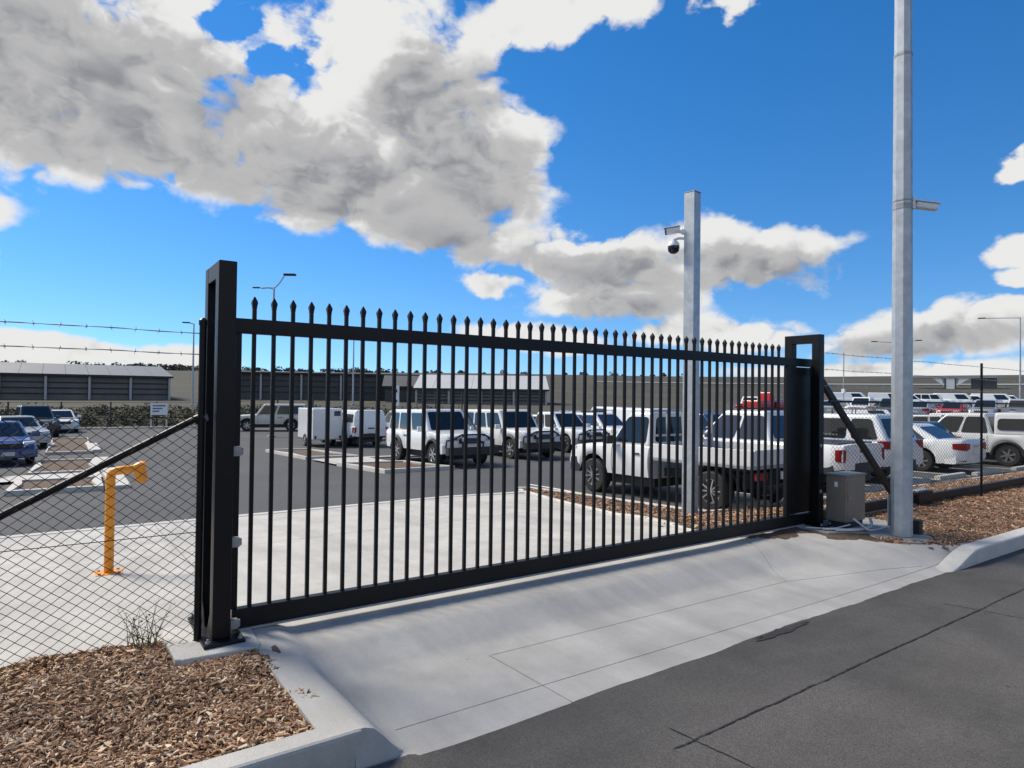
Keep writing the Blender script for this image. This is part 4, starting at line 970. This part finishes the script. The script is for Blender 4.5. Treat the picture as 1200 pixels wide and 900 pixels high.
        if kind in ('dualcab', 'suv', 'wagon4', 'hatch', 'sedan'):
            sb = MB()
            zs = belt - .05
            for s in (-1, 1): sb.add([(xe + .005, s * Wd * .40 - .006, S['sill'] + .32), (xe + .005, s * Wd * .40 + .006, S['sill'] + .32), (xe - .004, s * Wd * .40 + .006, zs), (xe - .004, s * Wd * .40 - .006, zs)], [(0, 1, 2, 3)])
            parts.append(('tailgate_seam', sb.mesh('tailgate_seam', darkp), []))
    if S['tub'] and 'canopy' not in opts:
        parts.append(('tub_liner', MB().box((-2.45, -.70, 1.069), (-.98, .70, 1.10)).mesh('tub_liner', darkp, bevel=.01), []))
    if 'canopy' in opts:
        def cr_(t, w_): return [(lerp(-2.58, -2.45, t), -w_, lerp(1.03, 1.80, t)), (lerp(-1.0, -.98, t), -w_, lerp(1.03, 1.80, t)), (lerp(-1.0, -.98, t), w_, lerp(1.03, 1.80, t)), (lerp(-2.58, -2.45, t), w_, lerp(1.03, 1.80, t))]
        parts.append(('canopy', MB().loft([cr_(0, Wd * .47), cr_(.5, Wd * .445), cr_(1, Wd * .39)]).mesh('canopy', paint, bevel=.08, seg=4), []))
        for s in (1, -1):
            y0 = Wd * .458 + .012; y1 = Wd * .419 + .012
            q = [(-2.38, s * (y0 + .016), 1.22), (-1.10, s * (y0 + .016), 1.22), (-1.12, s * (y1 + .018), 1.60), (-2.32, s * (y1 + .018), 1.60)]
            pts = [Vector(p) for p in q]; rp_ = []
            for i in range(4):
                a, p, c = pts[i - 1], pts[i], pts[(i + 1) % 4]; d1 = (a - p).normalized() * .09; d2 = (c - p).normalized() * .09
                for t in (0, .5, 1): rp_.append(p + d1 * (1 - t) ** 2 + d2 * t ** 2)
            b = MB(); k = len(rp_); b.add(rp_ + [p - Vector((0, s * .03, 0)) for p in rp_], [list(range(k))] + [(i, (i + 1) % k, k + (i + 1) % k, k + i) for i in range(k)])
            parts.append(('canopy_window', b.mesh('canopy_window', glass, smooth_angle=20), []))
    if S.get('tray'):
        parts.append(('tray_deck', MB().box((-2.24, -.92, .80), (.02, .92, .86)).mesh('tray_deck', galvd, bevel=.006), []))
        for s in (1, -1):
            parts.append(('drop_side', MB().box((-2.22, s * .90 - .016, .862), (.0, s * .90 + .016, 1.12)).mesh('drop_side', paint, bevel=.006), []))
        parts.append(('tail_board', MB().box((-2.242, -.88, .862), (-2.21, .88, 1.12)).mesh('tail_board', paint, bevel=.006), []))
        hbm = MB()
        for y in (-.88, -.45, 0, .45, .88): hbm.box((-.02, y - .022, .862), (.03, y + .022, 1.72))
        hbm.box((-.025, -.91, 1.721), (.035, .91, 1.77)).box((-.021, -.857, 1.25), (.031, -.473, 1.29)).box((-.021, -.427, 1.25), (.031, -.023, 1.29)).box((-.021, .023, 1.25), (.031, .427, 1.29)).box((-.021, .473, 1.25), (.031, .857, 1.29))
        parts.append(('headboard', hbm.mesh('headboard', P_silver), []))
        for s in (1, -1):
            parts.append(('tail_light', MB().box((-2.265, s * .72 - .15, .62), (-2.22, s * .72 + .15, .74)).mesh('tail_light', lampr, bevel=.008), []))
            parts.append(('mudguard', MB().tube([(xr + .50 * math.cos(R(a)), s * .74, r_ + .46 * math.sin(R(a)) - .02) for a in range(10, 171, 16)], .02, 6).mesh('mudguard', darkp), []))
        parts.append(('rear_plate', MB().cbox((-2.26, 0, .68), (.02, .38, .13)).mesh('rear_plate', plate), []))
        parts.append(('tow_bar', MB().box((-2.22, -.5, .45), (-2.14, .5, .53)).box((-2.37, -.04, .45), (-2.22, .04, .50)).mesh('tow_bar', darkp), []))
    if 'flares' in opts:
        for xa in (xf, xr):
            for s in (1, -1):
                arc = [(xa + ra * math.cos(R(a)), s * (wv(xa) + .005), r_ + ra * math.sin(R(a))) for a in range(0, 181, 15)]
                parts.append(('wheel_arch_flare', MB().tube(arc, .045, 6).mesh('wheel_arch_flare', darkp), []))
    if 'bullbar' in opts:
        b = MB(); z0 = fz - .14
        b.box((x1 + .02, -Wd * .49, z0), (x1 + .22, Wd * .49, z0 + .24))
        for s in (1, -1):
            b.tube([(x1 + .12, s * Wd * .20, z0 + .2), (x1 + .14, s * Wd * .20, z0 + .62)], .03, 8)
            b.tube([(x1 - .05, s * Wd * .47, z0 + .20), (x1 - .02, s * Wd * .46, z0 + .46), (x1 + .12, s * Wd * .30, z0 + .50)], .028, 8)
        b.tube([(x1 + .05, -Wd * .36, z0 + .50), (x1 + .13, -Wd * .22, z0 + .64), (x1 + .13, Wd * .22, z0 + .64), (x1 + .05, Wd * .36, z0 + .50)], .032, 8)
        b.tube([(x1 + .14, -Wd * .22, z0 + .40), (x1 + .14, Wd * .22, z0 + .40)], .025, 8)
        parts.append(('bull_bar', b.mesh('bull_bar', darkp, smooth_angle=40), []))
        for s in (1, -1): parts.append(('driving_light', MB().lathe([(.09, 0), (.085, .05)], 16, mtx=Matrix.Translation((x1 + .16, s * .34, z0 + .50)) @ Matrix.Rotation(R(90), 4, 'Y')).mesh('driving_light', lampw), []))
    if 'snorkel' in opts:
        parts.append(('snorkel', MB().tube([(gb1 + .35, Wd * .46, belt - .02), (gb1 + .12, Wd * .475, belt + .06), (gr1 + .06, Wd * .43, H - .02), (gr1 + .06, Wd * .43, H + .12), (gr1 + .16, Wd * .43, H + .14)], .035, 8).mesh('snorkel', darkp), []))
    if 'rack' in opts:
        b = MB()
        for s in (1, -1): b.tube([(gr0 + .1, s * wr_ * .86, H + .10), (gr1 - .05, s * wr_ * .86, H + .10)], .016, 6)
        for x in fr(gr0 + .12, gr1 - .1, 4): b.tube([(x, -wr_ * .86, H - .04), (x, -wr_ * .86, H + .09), (x, wr_ * .86, H + .09), (x, wr_ * .86, H - .04)], .013, 6)
        parts.append(('roof_rack', b.mesh('roof_rack', darkp), []))
    if 'beacon' in opts:
        parts.append(('roof_bar', MB().box((gr1 - .35, -.55, H + .02), (gr1 - .22, .55, H + .09)).box((gr1 - .33, -.5, H - .03), (gr1 - .24, -.44, H + .02)).box((gr1 - .33, .44, H - .03), (gr1 - .24, .5, H + .02)).mesh('roof_bar', lampr, bevel=.01), []))
    PROTO[key] = (parts, (xf, xr, r_, Wd)); return PROTO[key]
def put_car(kind, paint, x, y, hdg, label, group=None, opts=(), cat='car', name='parked_car', z=None, simple=False):
    """hdg: compass of the nose in degrees from +X"""
    parts, (xf, xr, r_, Wd) = car_proto(kind, paint, opts)
    h = R(hdg); d = Vector((math.cos(h), math.sin(h)))
    zf, zb = T(x + d.x * xf, y + d.y * xf), T(x + d.x * xr, y + d.y * xr)
    if z is not None: zf = zb = z
    o = empty(name, (x, y, (zf * -xr + zb * xf) / (xf - xr)), h); o.rotation_euler = (0, -math.atan2(zf - zb, xf - xr), h)
    tag(o, label, cat, group)
    for nme, me_, _ in parts:
        link(nme, me_, o)
    tm, rm = wheel_meshes(r_, 0 if kind in ('cabch', 'van') else 1)
    for xa in (xf, xr):
        for s in (1, -1):
            w_ = link('wheel', tm, o); w_.location = (xa, s * (Wd / 2 - .125), r_); w_.rotation_euler = (0, random.uniform(0, 1), 0)
            link('rim', rm, w_)
    return o
GA = 'vehicles parked along the right fence'; GB = 'vehicles parked nose towards the gate'; GC = 'vehicles in the far rows'; GL = 'cars parked left of the aisle'; GV = 'white vans on the far rise'
# right row: tails to the fence
put_car('cabch', P_whiteb, 10.22, 8.68, 90, 'white single cab tray truck parked just behind the gate', GA, ('darkbumper',), 'pickup truck', 'tray_truck')
put_car('dualcab', P_white, 14.2, 9.75, 90, 'white dual cab pickup with red gear on its roof behind the right gate post', GA, ('beacon', 'blueglass'), 'pickup truck', 'pickup_truck')
put_car('suv', P_whitec, 17.15, 9.92, 90, 'white station wagon with red corner lamps behind the lamp pole', GA, ('darkbumper', 'rack'), 'station wagon', 'station_wagon')
put_car('sedan', P_white, 22.05, 10.3, 91, 'white sedan with red lamps and blue tinted rear window', GA, ('blueglass',), 'sedan', 'parked_car')
put_car('hatch', P_dark, 24.25, 11.4, 90, 'black hatchback between the white sedan and the canopy pickup', GA, (), 'hatchback', 'parked_car')
put_car('dualcab', P_whiteb, 26.80, 9.75, 91, 'white pickup with rounded canopy window at the right edge', GA, ('canopy', 'flares'), 'pickup truck', 'pickup_truck')
put_car('dualcab', P_silver, 29.6, 9.9, 90, 'silver pickup beyond the canopy pickup', GA, (), 'pickup truck', 'pickup_truck')
# second row: noses to the gate
put_car('wagon4', P_white, 10.98, 20.45, 269, 'white four wheel drive with black bull bar and snorkel', GB, ('bullbar', 'snorkel', 'rack', 'flares'), 'four wheel drive', 'four_wheel_drive')
put_car('wagon4', P_whiteb, 15.05, 21.9, 269, 'white wagon with bull bar right of the snorkel four wheel drive', GB, ('bullbar', 'flares'), 'four wheel drive', 'four_wheel_drive')
put_car('dualcab', P_whitec, 19.05, 23.6, 268, 'white pickup third from the left facing the gate', GB, ('bullbar',), 'pickup truck', 'pickup_truck')
put_car('suv', P_white, 22.6, 24.6, 268, 'white wagon seen above the tray truck bonnet', GB, ('blueglass', 'rack'), 'station wagon', 'station_wagon')
put_car('van', P_white, 26.2, 25.0, 268, 'white van behind the tray truck cab', GB, (), 'van', 'parked_van')
put_car('dualcab', P_blue, 23.4, 18.6, 268, 'dark blue pickup glimpsed behind the square camera pole', GB, (), 'pickup truck', 'pickup_truck')
put_car('suv', P_silver, 29.8, 25.4, 268, 'silver wagon at the end of the row facing the gate', GB, (), 'station wagon', 'station_wagon')
# third row
put_car('dualcab', P_white, 12.3, 32.3, 91, 'white pickup showing its tailgate beside the white trailer', GC, ('canopy',), 'pickup truck', 'pickup_truck')
put_car('wagon4', P_cream, 12.2, 47.0, 160, 'old cream four wheel drive at the far end of the aisle', GC, ('flares',), 'four wheel drive', 'four_wheel_drive')
far = [('suv', P_silver, 15.6, 33.0, 91), ('sedan', P_silver, 18.6, 33.4, 90), ('dualcab', P_white, 21.5, 33.2, 91), ('hatch', P_white, 24.6, 33.0, 90), ('suv', P_dark, 27.6, 33.0, 91), ('van', P_white, 31.0, 32.5, 90),
       ('dualcab', P_white, 34.0, 31.5, 270), ('sedan', P_white, 34.2, 24.0, 270), ('suv', P_white, 37.4, 24.6, 270), ('hatch', P_red, 40.6, 24.2, 270), ('sedan', P_blue, 36.2, 17.6, 90), ('suv', P_silver, 39.2, 17.2, 90), ('dualcab', P_white, 42.6, 16.8, 90),
       ('hatch', P_blue, 46.0, 24.0, 270), ('sedan', P_silver, 45.6, 16.8, 90), ('suv', P_white, 49.2, 17.0, 90), ('van', P_white, 50.0, 24.5, 270), ('sedan', P_white, 53, 17.0, 90), ('hatch', P_silver, 32.6, 10.0, 91), ('sedan', P_red, 36.2, 11.0, 90), ('suv', P_dark, 40.0, 11.0, 90),
       ('sedan', P_silver, 44.0, 11.0, 90), ('suv', P_white, 48.0, 11.0, 90)]
fl_lab = ['silver wagon right of the tailgate pickup in the third row', 'silver sedan in the third row beyond the bull bar wagons', 'white pickup in the third row beyond the bull bar wagons', 'white hatchback in the third row', 'charcoal wagon in the third row', 'white van at the end of the third row',
          'white pickup facing the gate far beyond the camera pole', 'white sedan in the far row beyond the right gate post', 'white wagon in the far row beyond the right gate post', 'red hatchback in the far row beyond the right gate post', 'blue sedan roof above the white wagon by the brace', 'silver wagon far behind the lamp pole', 'white pickup far behind the lamp pole',
          'small blue hatchback in the far row', 'silver sedan far behind the white sedan', 'white wagon far behind the white sedan', 'white van in the far row', 'white sedan at the end of the far row', 'silver hatchback next past the silver pickup at the right', 'red sedan in the far right row', 'charcoal wagon in the far right row', 'silver sedan in the far right row', 'white wagon at the end of the far right row']
for (k, p_, x, y, h_), lb in zip(far, fl_lab):
    put_car(k, p_, x, y, h_ + random.uniform(-1.5, 1.5), lb, GC, (), {'suv': 'station wagon', 'sedan': 'sedan', 'dualcab': 'pickup truck', 'hatch': 'hatchback', 'van': 'van'}[k], {'suv': 'station_wagon', 'dualcab': 'pickup_truck', 'van': 'parked_van'}.get(k, 'parked_car'))
# left of the aisle
put_car('hatch', P_blue, -1.85, 28.9, 282, 'bright blue hatchback nearest on the left', GL, (), 'hatchback', 'parked_car')
put_car('hatch', P_green, -2.75, 24.2, 285, 'dark green car cut by the left edge', GL, (), 'hatchback', 'parked_car')
put_car('sedan', P_silver, -1.75, 38.1, 284, 'pale silver sedan behind the blue hatchback', GL, (), 'sedan', 'parked_car')
put_car('dualcab', P_dark, -1.3, 46.6, 280, 'charcoal pickup behind the pale silver sedan', GL, (), 'pickup truck', 'pickup_truck')
put_car('sedan', P_white, -.1, 51.5, 275, 'small white sedan farthest along the left row', GL, (), 'sedan', 'parked_car')
put_car('suv', P_silver, -4.8, 33.6, 283, 'silver wagon at the left edge behind the green car', GL, (), 'station wagon', 'station_wagon')
# vans on the far rise
vl_lab = ['leftmost white van on the far rise beyond the lamp pole', 'second white van on the far rise', 'third white van on the far rise', 'fourth white van on the far rise', 'fifth white van on the far rise right of the fence post', 'sixth white van on the far rise', 'rightmost white pickup on the far rise', 'white van on the far rise glimpsed left of the lamp pole']
for i, a in enumerate((25.1, 23.6, 22.2, 20.9, 19.7, 18.6, 17.75, 27.6)):
    D = 104; x, y = D * math.cos(R(a)), D * math.sin(R(a))
    put_car(('van', 'suv', 'wagon4', 'van', 'suv', 'van', 'dualcab', 'van')[i], P_white, x, y, a - 90 - 4, vl_lab[i], GV, (), 'van' if i != 6 else 'pickup truck', 'parked_van' if i != 6 else 'pickup_truck', z=G(x, y) + .04)
pv = []; pf_ = []; AZ = fr(9, 37, 24); DS = fr(57.5, 112, 14)
for D in DS:
    for a in AZ: x, y = polar(a, D); pv.append((x, y, G(x, y) + .035))
for j in range(len(DS) - 1):
    for i in range(len(AZ) - 1): q = j * len(AZ) + i; pf_.append((q, q + len(AZ), q + len(AZ) + 1, q + 1))
me = bpy.data.meshes.new('upper_car_park'); me.from_pydata(pv, [], pf_); me.materials.append(park_m); me.polygons.foreach_set('use_smooth', [True] * len(pf_)); tag(link('upper_car_park', me), 'asphalt of the far upper car park', kind='structure')
GU = 'cars in the upper car park'
up_l = [('suv', P_white, 'white wagon'), ('sedan', P_blue, 'blue sedan'), ('sedan', P_white, 'white sedan'), ('hatch', P_silver, 'silver hatchback'), ('dualcab', P_white, 'white pickup'), ('suv', P_dark, 'charcoal wagon'), ('sedan', P_silver, 'silver sedan'), ('hatch', P_red, 'red hatchback'), ('suv', P_silver, 'silver wagon'), ('dualcab', P_silver, 'silver pickup'), ('hatch', P_white, 'white hatchback')]
for i, (k, p_, lb) in enumerate(up_l):
    a = 34.6 - i * 1.95; x, y = polar(a, 64.5 + .8 * math.sin(i * 2.3)); put_car(k, p_, x, y, a + (168 if i % 3 else -12) + random.uniform(-3, 3), lb + ' in the nearer line of the upper car park', GU, (), {'suv': 'station wagon', 'sedan': 'sedan', 'dualcab': 'pickup truck', 'hatch': 'hatchback'}[k], {'suv': 'station_wagon', 'dualcab': 'pickup_truck'}.get(k, 'parked_car'), z=G(x, y) + .04)
# red gear on the second tray truck
rg = empty('red_toolbox', (14.2, 9.75, T(14.2, 9.7) + 1.80)); tag(rg, 'red plastic boxes on the roof of the dual cab pickup', 'box')
MB().box((-.62, -.5, .04), (-.05, .0, .22)).build('box_body', P_red, rg, bevel=.03)
MB().box((.10, -.5, .04), (.62, .1, .20)).build('box_body', P_red, rg, bevel=.03)
MB().box((-.10, -.42, .04), (.08, -.05, .42)).build('jerry_can', P_red, rg, bevel=.03)
MB().box((-.66, -.05, .0), (.66, .0, .038)).box((-.66, -.48, .0), (.66, -.43, .038)).build('rack_bar', darkp, rg)
# enclosed trailer
tz_ = T(10.55, 31.4)
tr = empty('box_trailer', (10.55, 31.6, tz_), R(90)); tag(tr, 'white enclosed box trailer with rear doors beside the tailgate pickup', 'trailer')
MB().box((-.9, -.72, .36), (1.5, .72, 1.86)).build('box_body', P_white, tr, bevel=.05)
for s in (-1, 1):
    MB().box((-.915, s * .345 - .33, .42), (-.902, s * .345 + .33, 1.78)).build('rear_door', P_white, tr, bevel=.01)
    MB().box((-.93, s * .06 - .02, .9), (-.916, s * .06 + .02, 1.3)).build('door_lock', galvd, tr)
    w_ = link('wheel', wheel_meshes(.31, 0)[0], tr); w_.location = (.3, s * .64, .31); link('rim', wheel_meshes(.31, 0)[1], w_)
    MB().box((-.93, s * .60 - .05, .42), (-.903, s * .60 + .05, .56)).build('tail_light', lampr, tr)
MB().box((-.925, -.62, 1.5), (-.916, -.30, 1.74)).build('vent', glassb, tr, bevel=.01)
MB().tube([(1.5, .4, .42), (2.6, 0, .42)], .04, 6).tube([(1.5, -.4, .42), (2.6, 0, .42)], .04, 6).build('drawbar', darkp, tr)

# ------------------------------------------------------------------ signs
sp_ = empty('signpost', (9.19, 20.1, T(9.19, 20.1))); tag(sp_, 'tall narrow white parking sign on a post in the island', 'sign'); sp_.rotation_euler = (0, 0, R(25))
MB().tube([(0, 0, 0), (0, 0, 2.66)], .032, 10).build('post', galv, sp_)
MB().box((-.155, -.045, 1.98), (.155, -.034, 2.66)).build('sign_panel', signw, sp_, bevel=.004)
for z in (2.14, 2.48): MB().tube([(0, -.049, z), (0, -.046, z)], .055, 16).build('sign_symbol', darkp, sp_)
sl = empty('notice_board', (5.9, 53.9, T(5.9, 53.15))); tag(sl, 'white notice board on two posts at the far end of the aisle', 'sign')
for s in (-.5, .5): MB().box((s - .04, 0, 0), (s + .04, .06, 1.78)).build('post', galv, sl)
MB().box((-.56, -.022, .95), (.56, -.002, 1.80)).build('panel', signw, sl, bevel=.005)
for i, z in enumerate((1.62, 1.42, 1.22)): MB().box((-.42, -.030, z - .045), (.42 - .2 * i, -.024, z + .045)).build('print_line', signb, sl)

# ------------------------------------------------------------------ street lamps
def street_lamp(x, y, z, h, arms, label):
    root = empty('street_lamp', (x, y, z)); tag(root, label, 'street lamp', 'street lamps')
    MB().tube([(0, 0, -.2), (0, 0, h * .5), (0, 0, h)], [.11, .09, .06], 10).build('pole', galv, root)
    MB().box((-.22, -.22, -.1), (.22, .22, .08)).build('footing', concd, root)
    for a, ln, rise in arms:
        d = Vector((math.cos(R(a)), math.sin(R(a)), 0))
        MB().tube([(0, 0, h - .05), d * ln * .5 + Vector((0, 0, h + rise * .35)), d * ln + Vector((0, 0, h + rise))], .045, 8).build('arm', galv, root)
        MB().cbox(d * (ln + .30) + Vector((0, 0, h + rise + .03)), (.72 if rise >= 0 else .45, .30 if rise >= 0 else .2, .12 if rise >= 0 else .08), rot=Matrix.Rotation(R(a), 3, 'Z')).build('lamp_head', darkp, root, bevel=.04)
    return root
street_lamp(10.29, 39.83, T(10.3, 39.8), 8.9, [(-34, .62, .75), (146, .75, -.05)], 'tall twin armed street lamp behind the gate near its left post')
for a, D, h, arms, lb in [(81.44, 72, 8.2, [(172, .4, .05)], 'slim street lamp just left of the black gate post'),
                          (69.0, 78, 8.2, [(160, 1.6, .15)], 'slim single arm street lamp seen through the left pickets'),
                          (17.15, 92, 10.6, [(107, 3.2, .1)], 'street lamp with long arm at the right edge'),
                          (24.6, 98, 8.6, [(115, 2.2, .15), (-65, 2.2, .15)], 'distant twin arm lamp behind the octagonal pole')]:
    x, y = polar(a, D); street_lamp(x, y, G(x, y), h, arms, lb)
x, y = polar(28.15, 70); ut = empty('radio_mast', (x, y, G(x, y))); tag(ut, 'thin pale mast with small box left of the lamp pole', 'mast')
MB().tube([(0, 0, 0), (0, 0, 6.0)], .05, 8).build('mast', paleframe, ut); MB().box((-.15, -.15, 2.1), (.15, .15, 2.5)).build('equipment_box', signw, ut)

# ------------------------------------------------------------------ far fence, buildings, overpass
ff = empty('boundary_fence', (0, 56.3, 0)); tag(ff, 'dark post and wire boundary fence across the far end of the car park', 'fence')
for i in range(20):
    x = -24 + i * 3.0; z = G(x, 56.3) if math.hypot(x, 56.3) > 57 else -1.3
    MB().box((x - .05, -.05, z - .3), (x + .05, .05, z + 1.9)).build('post', darkp, ff)
for h in (.3, .9, 1.5, 1.85):
    MB().tube([(-24 + i * 3.0, 0, max(G(-24 + i * 3., 56.3), -1.3) + h) for i in range(20)], .012, 4).build('wire', darkp, ff)

def shed(name, corner, ux, ln, dp, z0, eave, ridge, wallm, roofm, label, ridge_at=.5, bays=0, open_front=False):
    """corner: front left base point; ux: unit vector along the front; depth runs away from the camera"""
    a = math.atan2(ux[1], ux[0]); root = empty(name, (corner[0], corner[1], z0), a); tag(root, label, 'building')
    e, r_ = eave, ridge; yr = dp * ridge_at
    if not open_front: MB().box((0, 0, -.5), (ln, .2, e)).build('front_wall', wallm, root)
    MB().box((0, dp - .2, -.5), (ln, dp, e)).build('rear_wall', wallm, root)
    for x in (0, ln - .2):
        MB().add([(x, .2, -.5), (x, dp - .2, -.5), (x, dp - .2, e), (x, yr, r_ - .08), (x, .2, e), (x + .2, .2, -.5), (x + .2, dp - .2, -.5), (x + .2, dp - .2, e), (x + .2, yr, r_ - .08), (x + .2, .2, e)],
                 [(0, 1, 2, 3, 4), (9, 8, 7, 6, 5), (0, 5, 6, 1), (1, 6, 7, 2), (2, 7, 8, 3), (3, 8, 9, 4), (4, 9, 5, 0)]).build('gable_wall', wallm, root)
    n = max(4, int(ln / 2.2)); t = .10
    for k in range(n):                                # roof sheets, front slope then back slope
        x0, x1 = -.4 + (ln + .8) * k / n, -.4 + (ln + .8) * (k + 1) / n - .03
        MB().add([(x0, -.5, e + .02), (x1, -.5, e + .02), (x1, yr, r_), (x0, yr, r_), (x0, -.5, e + .02 + t), (x1, -.5, e + .02 + t), (x1, yr, r_ + t), (x0, yr, r_ + t)],
                 [(3, 2, 1, 0), (4, 5, 6, 7), (0, 1, 5, 4), (1, 2, 6, 5), (2, 3, 7, 6), (3, 0, 4, 7)]).build('roof_sheet', roofm, root)
    MB().add([(-.4, yr + .01, r_), (ln + .4, yr + .01, r_), (ln + .4, dp + .4, e), (-.4, dp + .4, e), (-.4, yr + .01, r_ + t), (ln + .4, yr + .01, r_ + t), (ln + .4, dp + .4, e + t), (-.4, dp + .4, e + t)],
             [(3, 2, 1, 0), (4, 5, 6, 7), (0, 1, 5, 4), (1, 2, 6, 5), (2, 3, 7, 6), (3, 0, 4, 7)]).build('rear_roof', roofm, root)
    MB().box((-.4, -.62, e - .12), (ln + .4, -.51, e + .10)).build('gutter', darkp, root)
    if bays:
        for k in range(bays + 1):
            x = ln * k / bays; MB().box((x - .12, -.40, -.5), (x + .12, -.16, e - .02)).build('column', paleframe, root)
        for h in (.28, .5, .72):
            MB().box((0, -.14, e * h - .06), (ln, -.04, e * h + .06)).build('girt', darkp, root)
    return root
shed('warehouse', (-44, 92), (1, .01), 55.2, 22, .1, 3.0, 4.55, mat('shed_cladding', (.13, .13, .13), .7, var=.2, vscale=.5), steelroof, 'long grey roofed warehouse with pale columns at far left', ridge_at=.5, bays=13)
shed('low_building', polar(79.5, 100), (math.cos(R(-22)), math.sin(R(-22))), 27.5, 14, .35, 3.75, 4.1, darkwall, darkwall, 'long charcoal building seen through the left pickets', bays=5)
shed('white_roof_shed', polar(63.6, 86), (math.cos(R(-34)), math.sin(R(-34))), 17.0, 13, .1, 1.95, 3.9, midwall, whiteroof, 'shed with white roof seen through the middle pickets', bays=4)
shed('low_building', polar(66.3, 92), (math.cos(R(-27)), math.sin(R(-27))), 6.0, 9, .2, 2.1, 3.7, darkwall, darkwall, 'small dark gabled building left of the white roofed shed')
op = empty('overpass', (0, 0, 0)); x, y = polar(21.15, 190); op.location = (x, y, 4.6); op.rotation_euler = (0, 0, R(21.15 - 90)); tag(op, 'far highway overpass with white abutments on the right hillside', 'bridge')
MB().box((-9, -.6, 2.0), (9, 3, 2.55)).build('deck', concd, op)
MB().box((-.95, -.5, -.6), (.75, -.3, 1.99)).build('white_panel', signw, op)
for sg, xa, xb, xc in ((-1, -1.35, -3.7, -1.9), (1, 1.15, 1.7, 3.9)):
    MB().add([(xa, -.5, .1), (xb, -.5, 1.98), (xc, -.5, 1.98), (xa, -.3, .1), (xb, -.3, 1.98), (xc, -.3, 1.98)], [(0, 1, 2), (5, 4, 3), (0, 3, 4, 1), (1, 4, 5, 2), (2, 5, 3, 0)]).build('abutment', signw, op)
for x in (-1.15, .95): MB().box((x - .15, -.55, -2), (x + .15, 2, 1.99)).build('pier', darkwall, op)
MB().box((4.0, -.2, -2), (9, 0, 1.99)).build('retaining_wall', darkwall, op)
gr_ = MB(); pts = [polar(a, 196) for a in np.linspace(12, 48, 60)]
gl = empty('guard_rail', (0, 0, 0)); tag(gl, 'pale guard rail line along the right hillside', 'guard rail')
MB().tube([(x, y, G(x, y) + .75) for x, y in pts], .20, 4).build('rail', paleframe, gl)
for q in pts[::2]: MB().box((q[0] - .08, q[1] - .08, G(*q) - .3), (q[0] + .08, q[1] + .08, G(*q) + .6)).build('post', paleframe, gl)

# ------------------------------------------------------------------ scrub, skyline trees
def leafmass(name, spots, mt, label, cat, leaf):
    V_ = []; F_ = []
    for (x, y, z, rx, rz, n) in spots:
        for k in range(n):
            while True:
                q = Vector((random.uniform(-1, 1), random.uniform(-1, 1), random.uniform(0, 1)))
                if .15 < q.length < 1 + .25 * random.random(): break
            p = Vector((x + q.x * rx, y + q.y * rx, z + q.z * rz)); s = leaf * random.uniform(.5, 1.4)
            a = Vector((random.gauss(0, 1), random.gauss(0, 1), random.gauss(0, .6))).normalized(); b_ = a.cross(Vector((random.gauss(0, 1), random.gauss(0, 1), random.gauss(0, 1)))).normalized()
            o = len(V_); V_ += [tuple(p - a * s), tuple(p + b_ * s * .55), tuple(p + a * s), tuple(p - b_ * s * .55)]; F_.append((o, o + 1, o + 2, o + 3))
    me_ = bpy.data.meshes.new(name); me_.from_pydata(V_, [], F_); me_.materials.append(mt); me_.update()
    return tag(link(name, me_), label, cat, kind='stuff')
sp1 = []
for k in range(1500):
    a = random.uniform(38, 118); D = random.uniform(56.5, 62.5); x, y = polar(a, D)
    if y < 54.2: continue
    sp1.append((x, y, G(x, y) - .05, random.uniform(.25, .8), random.uniform(.2, .7), 34))
leafmass('scrub', sp1, scrub_m, 'dark low scrub on the bank behind the car park', 'scrub', .10)
sp2 = []
for k in range(210):
    a = random.choice([random.gauss(74, 5), random.gauss(84, 2), random.uniform(40, 110)]); D = random.uniform(285, 345); x, y = polar(a, D)
    s = random.uniform(.25, .9) ** 1.4 * 1.35; sp2.append((x, y, G(x, y) - .3, 2.2 * s, 2.6 * s, 60))
leafmass('tree_line', sp2, tree_m, 'far line of low trees along the left skyline', 'trees', .55)
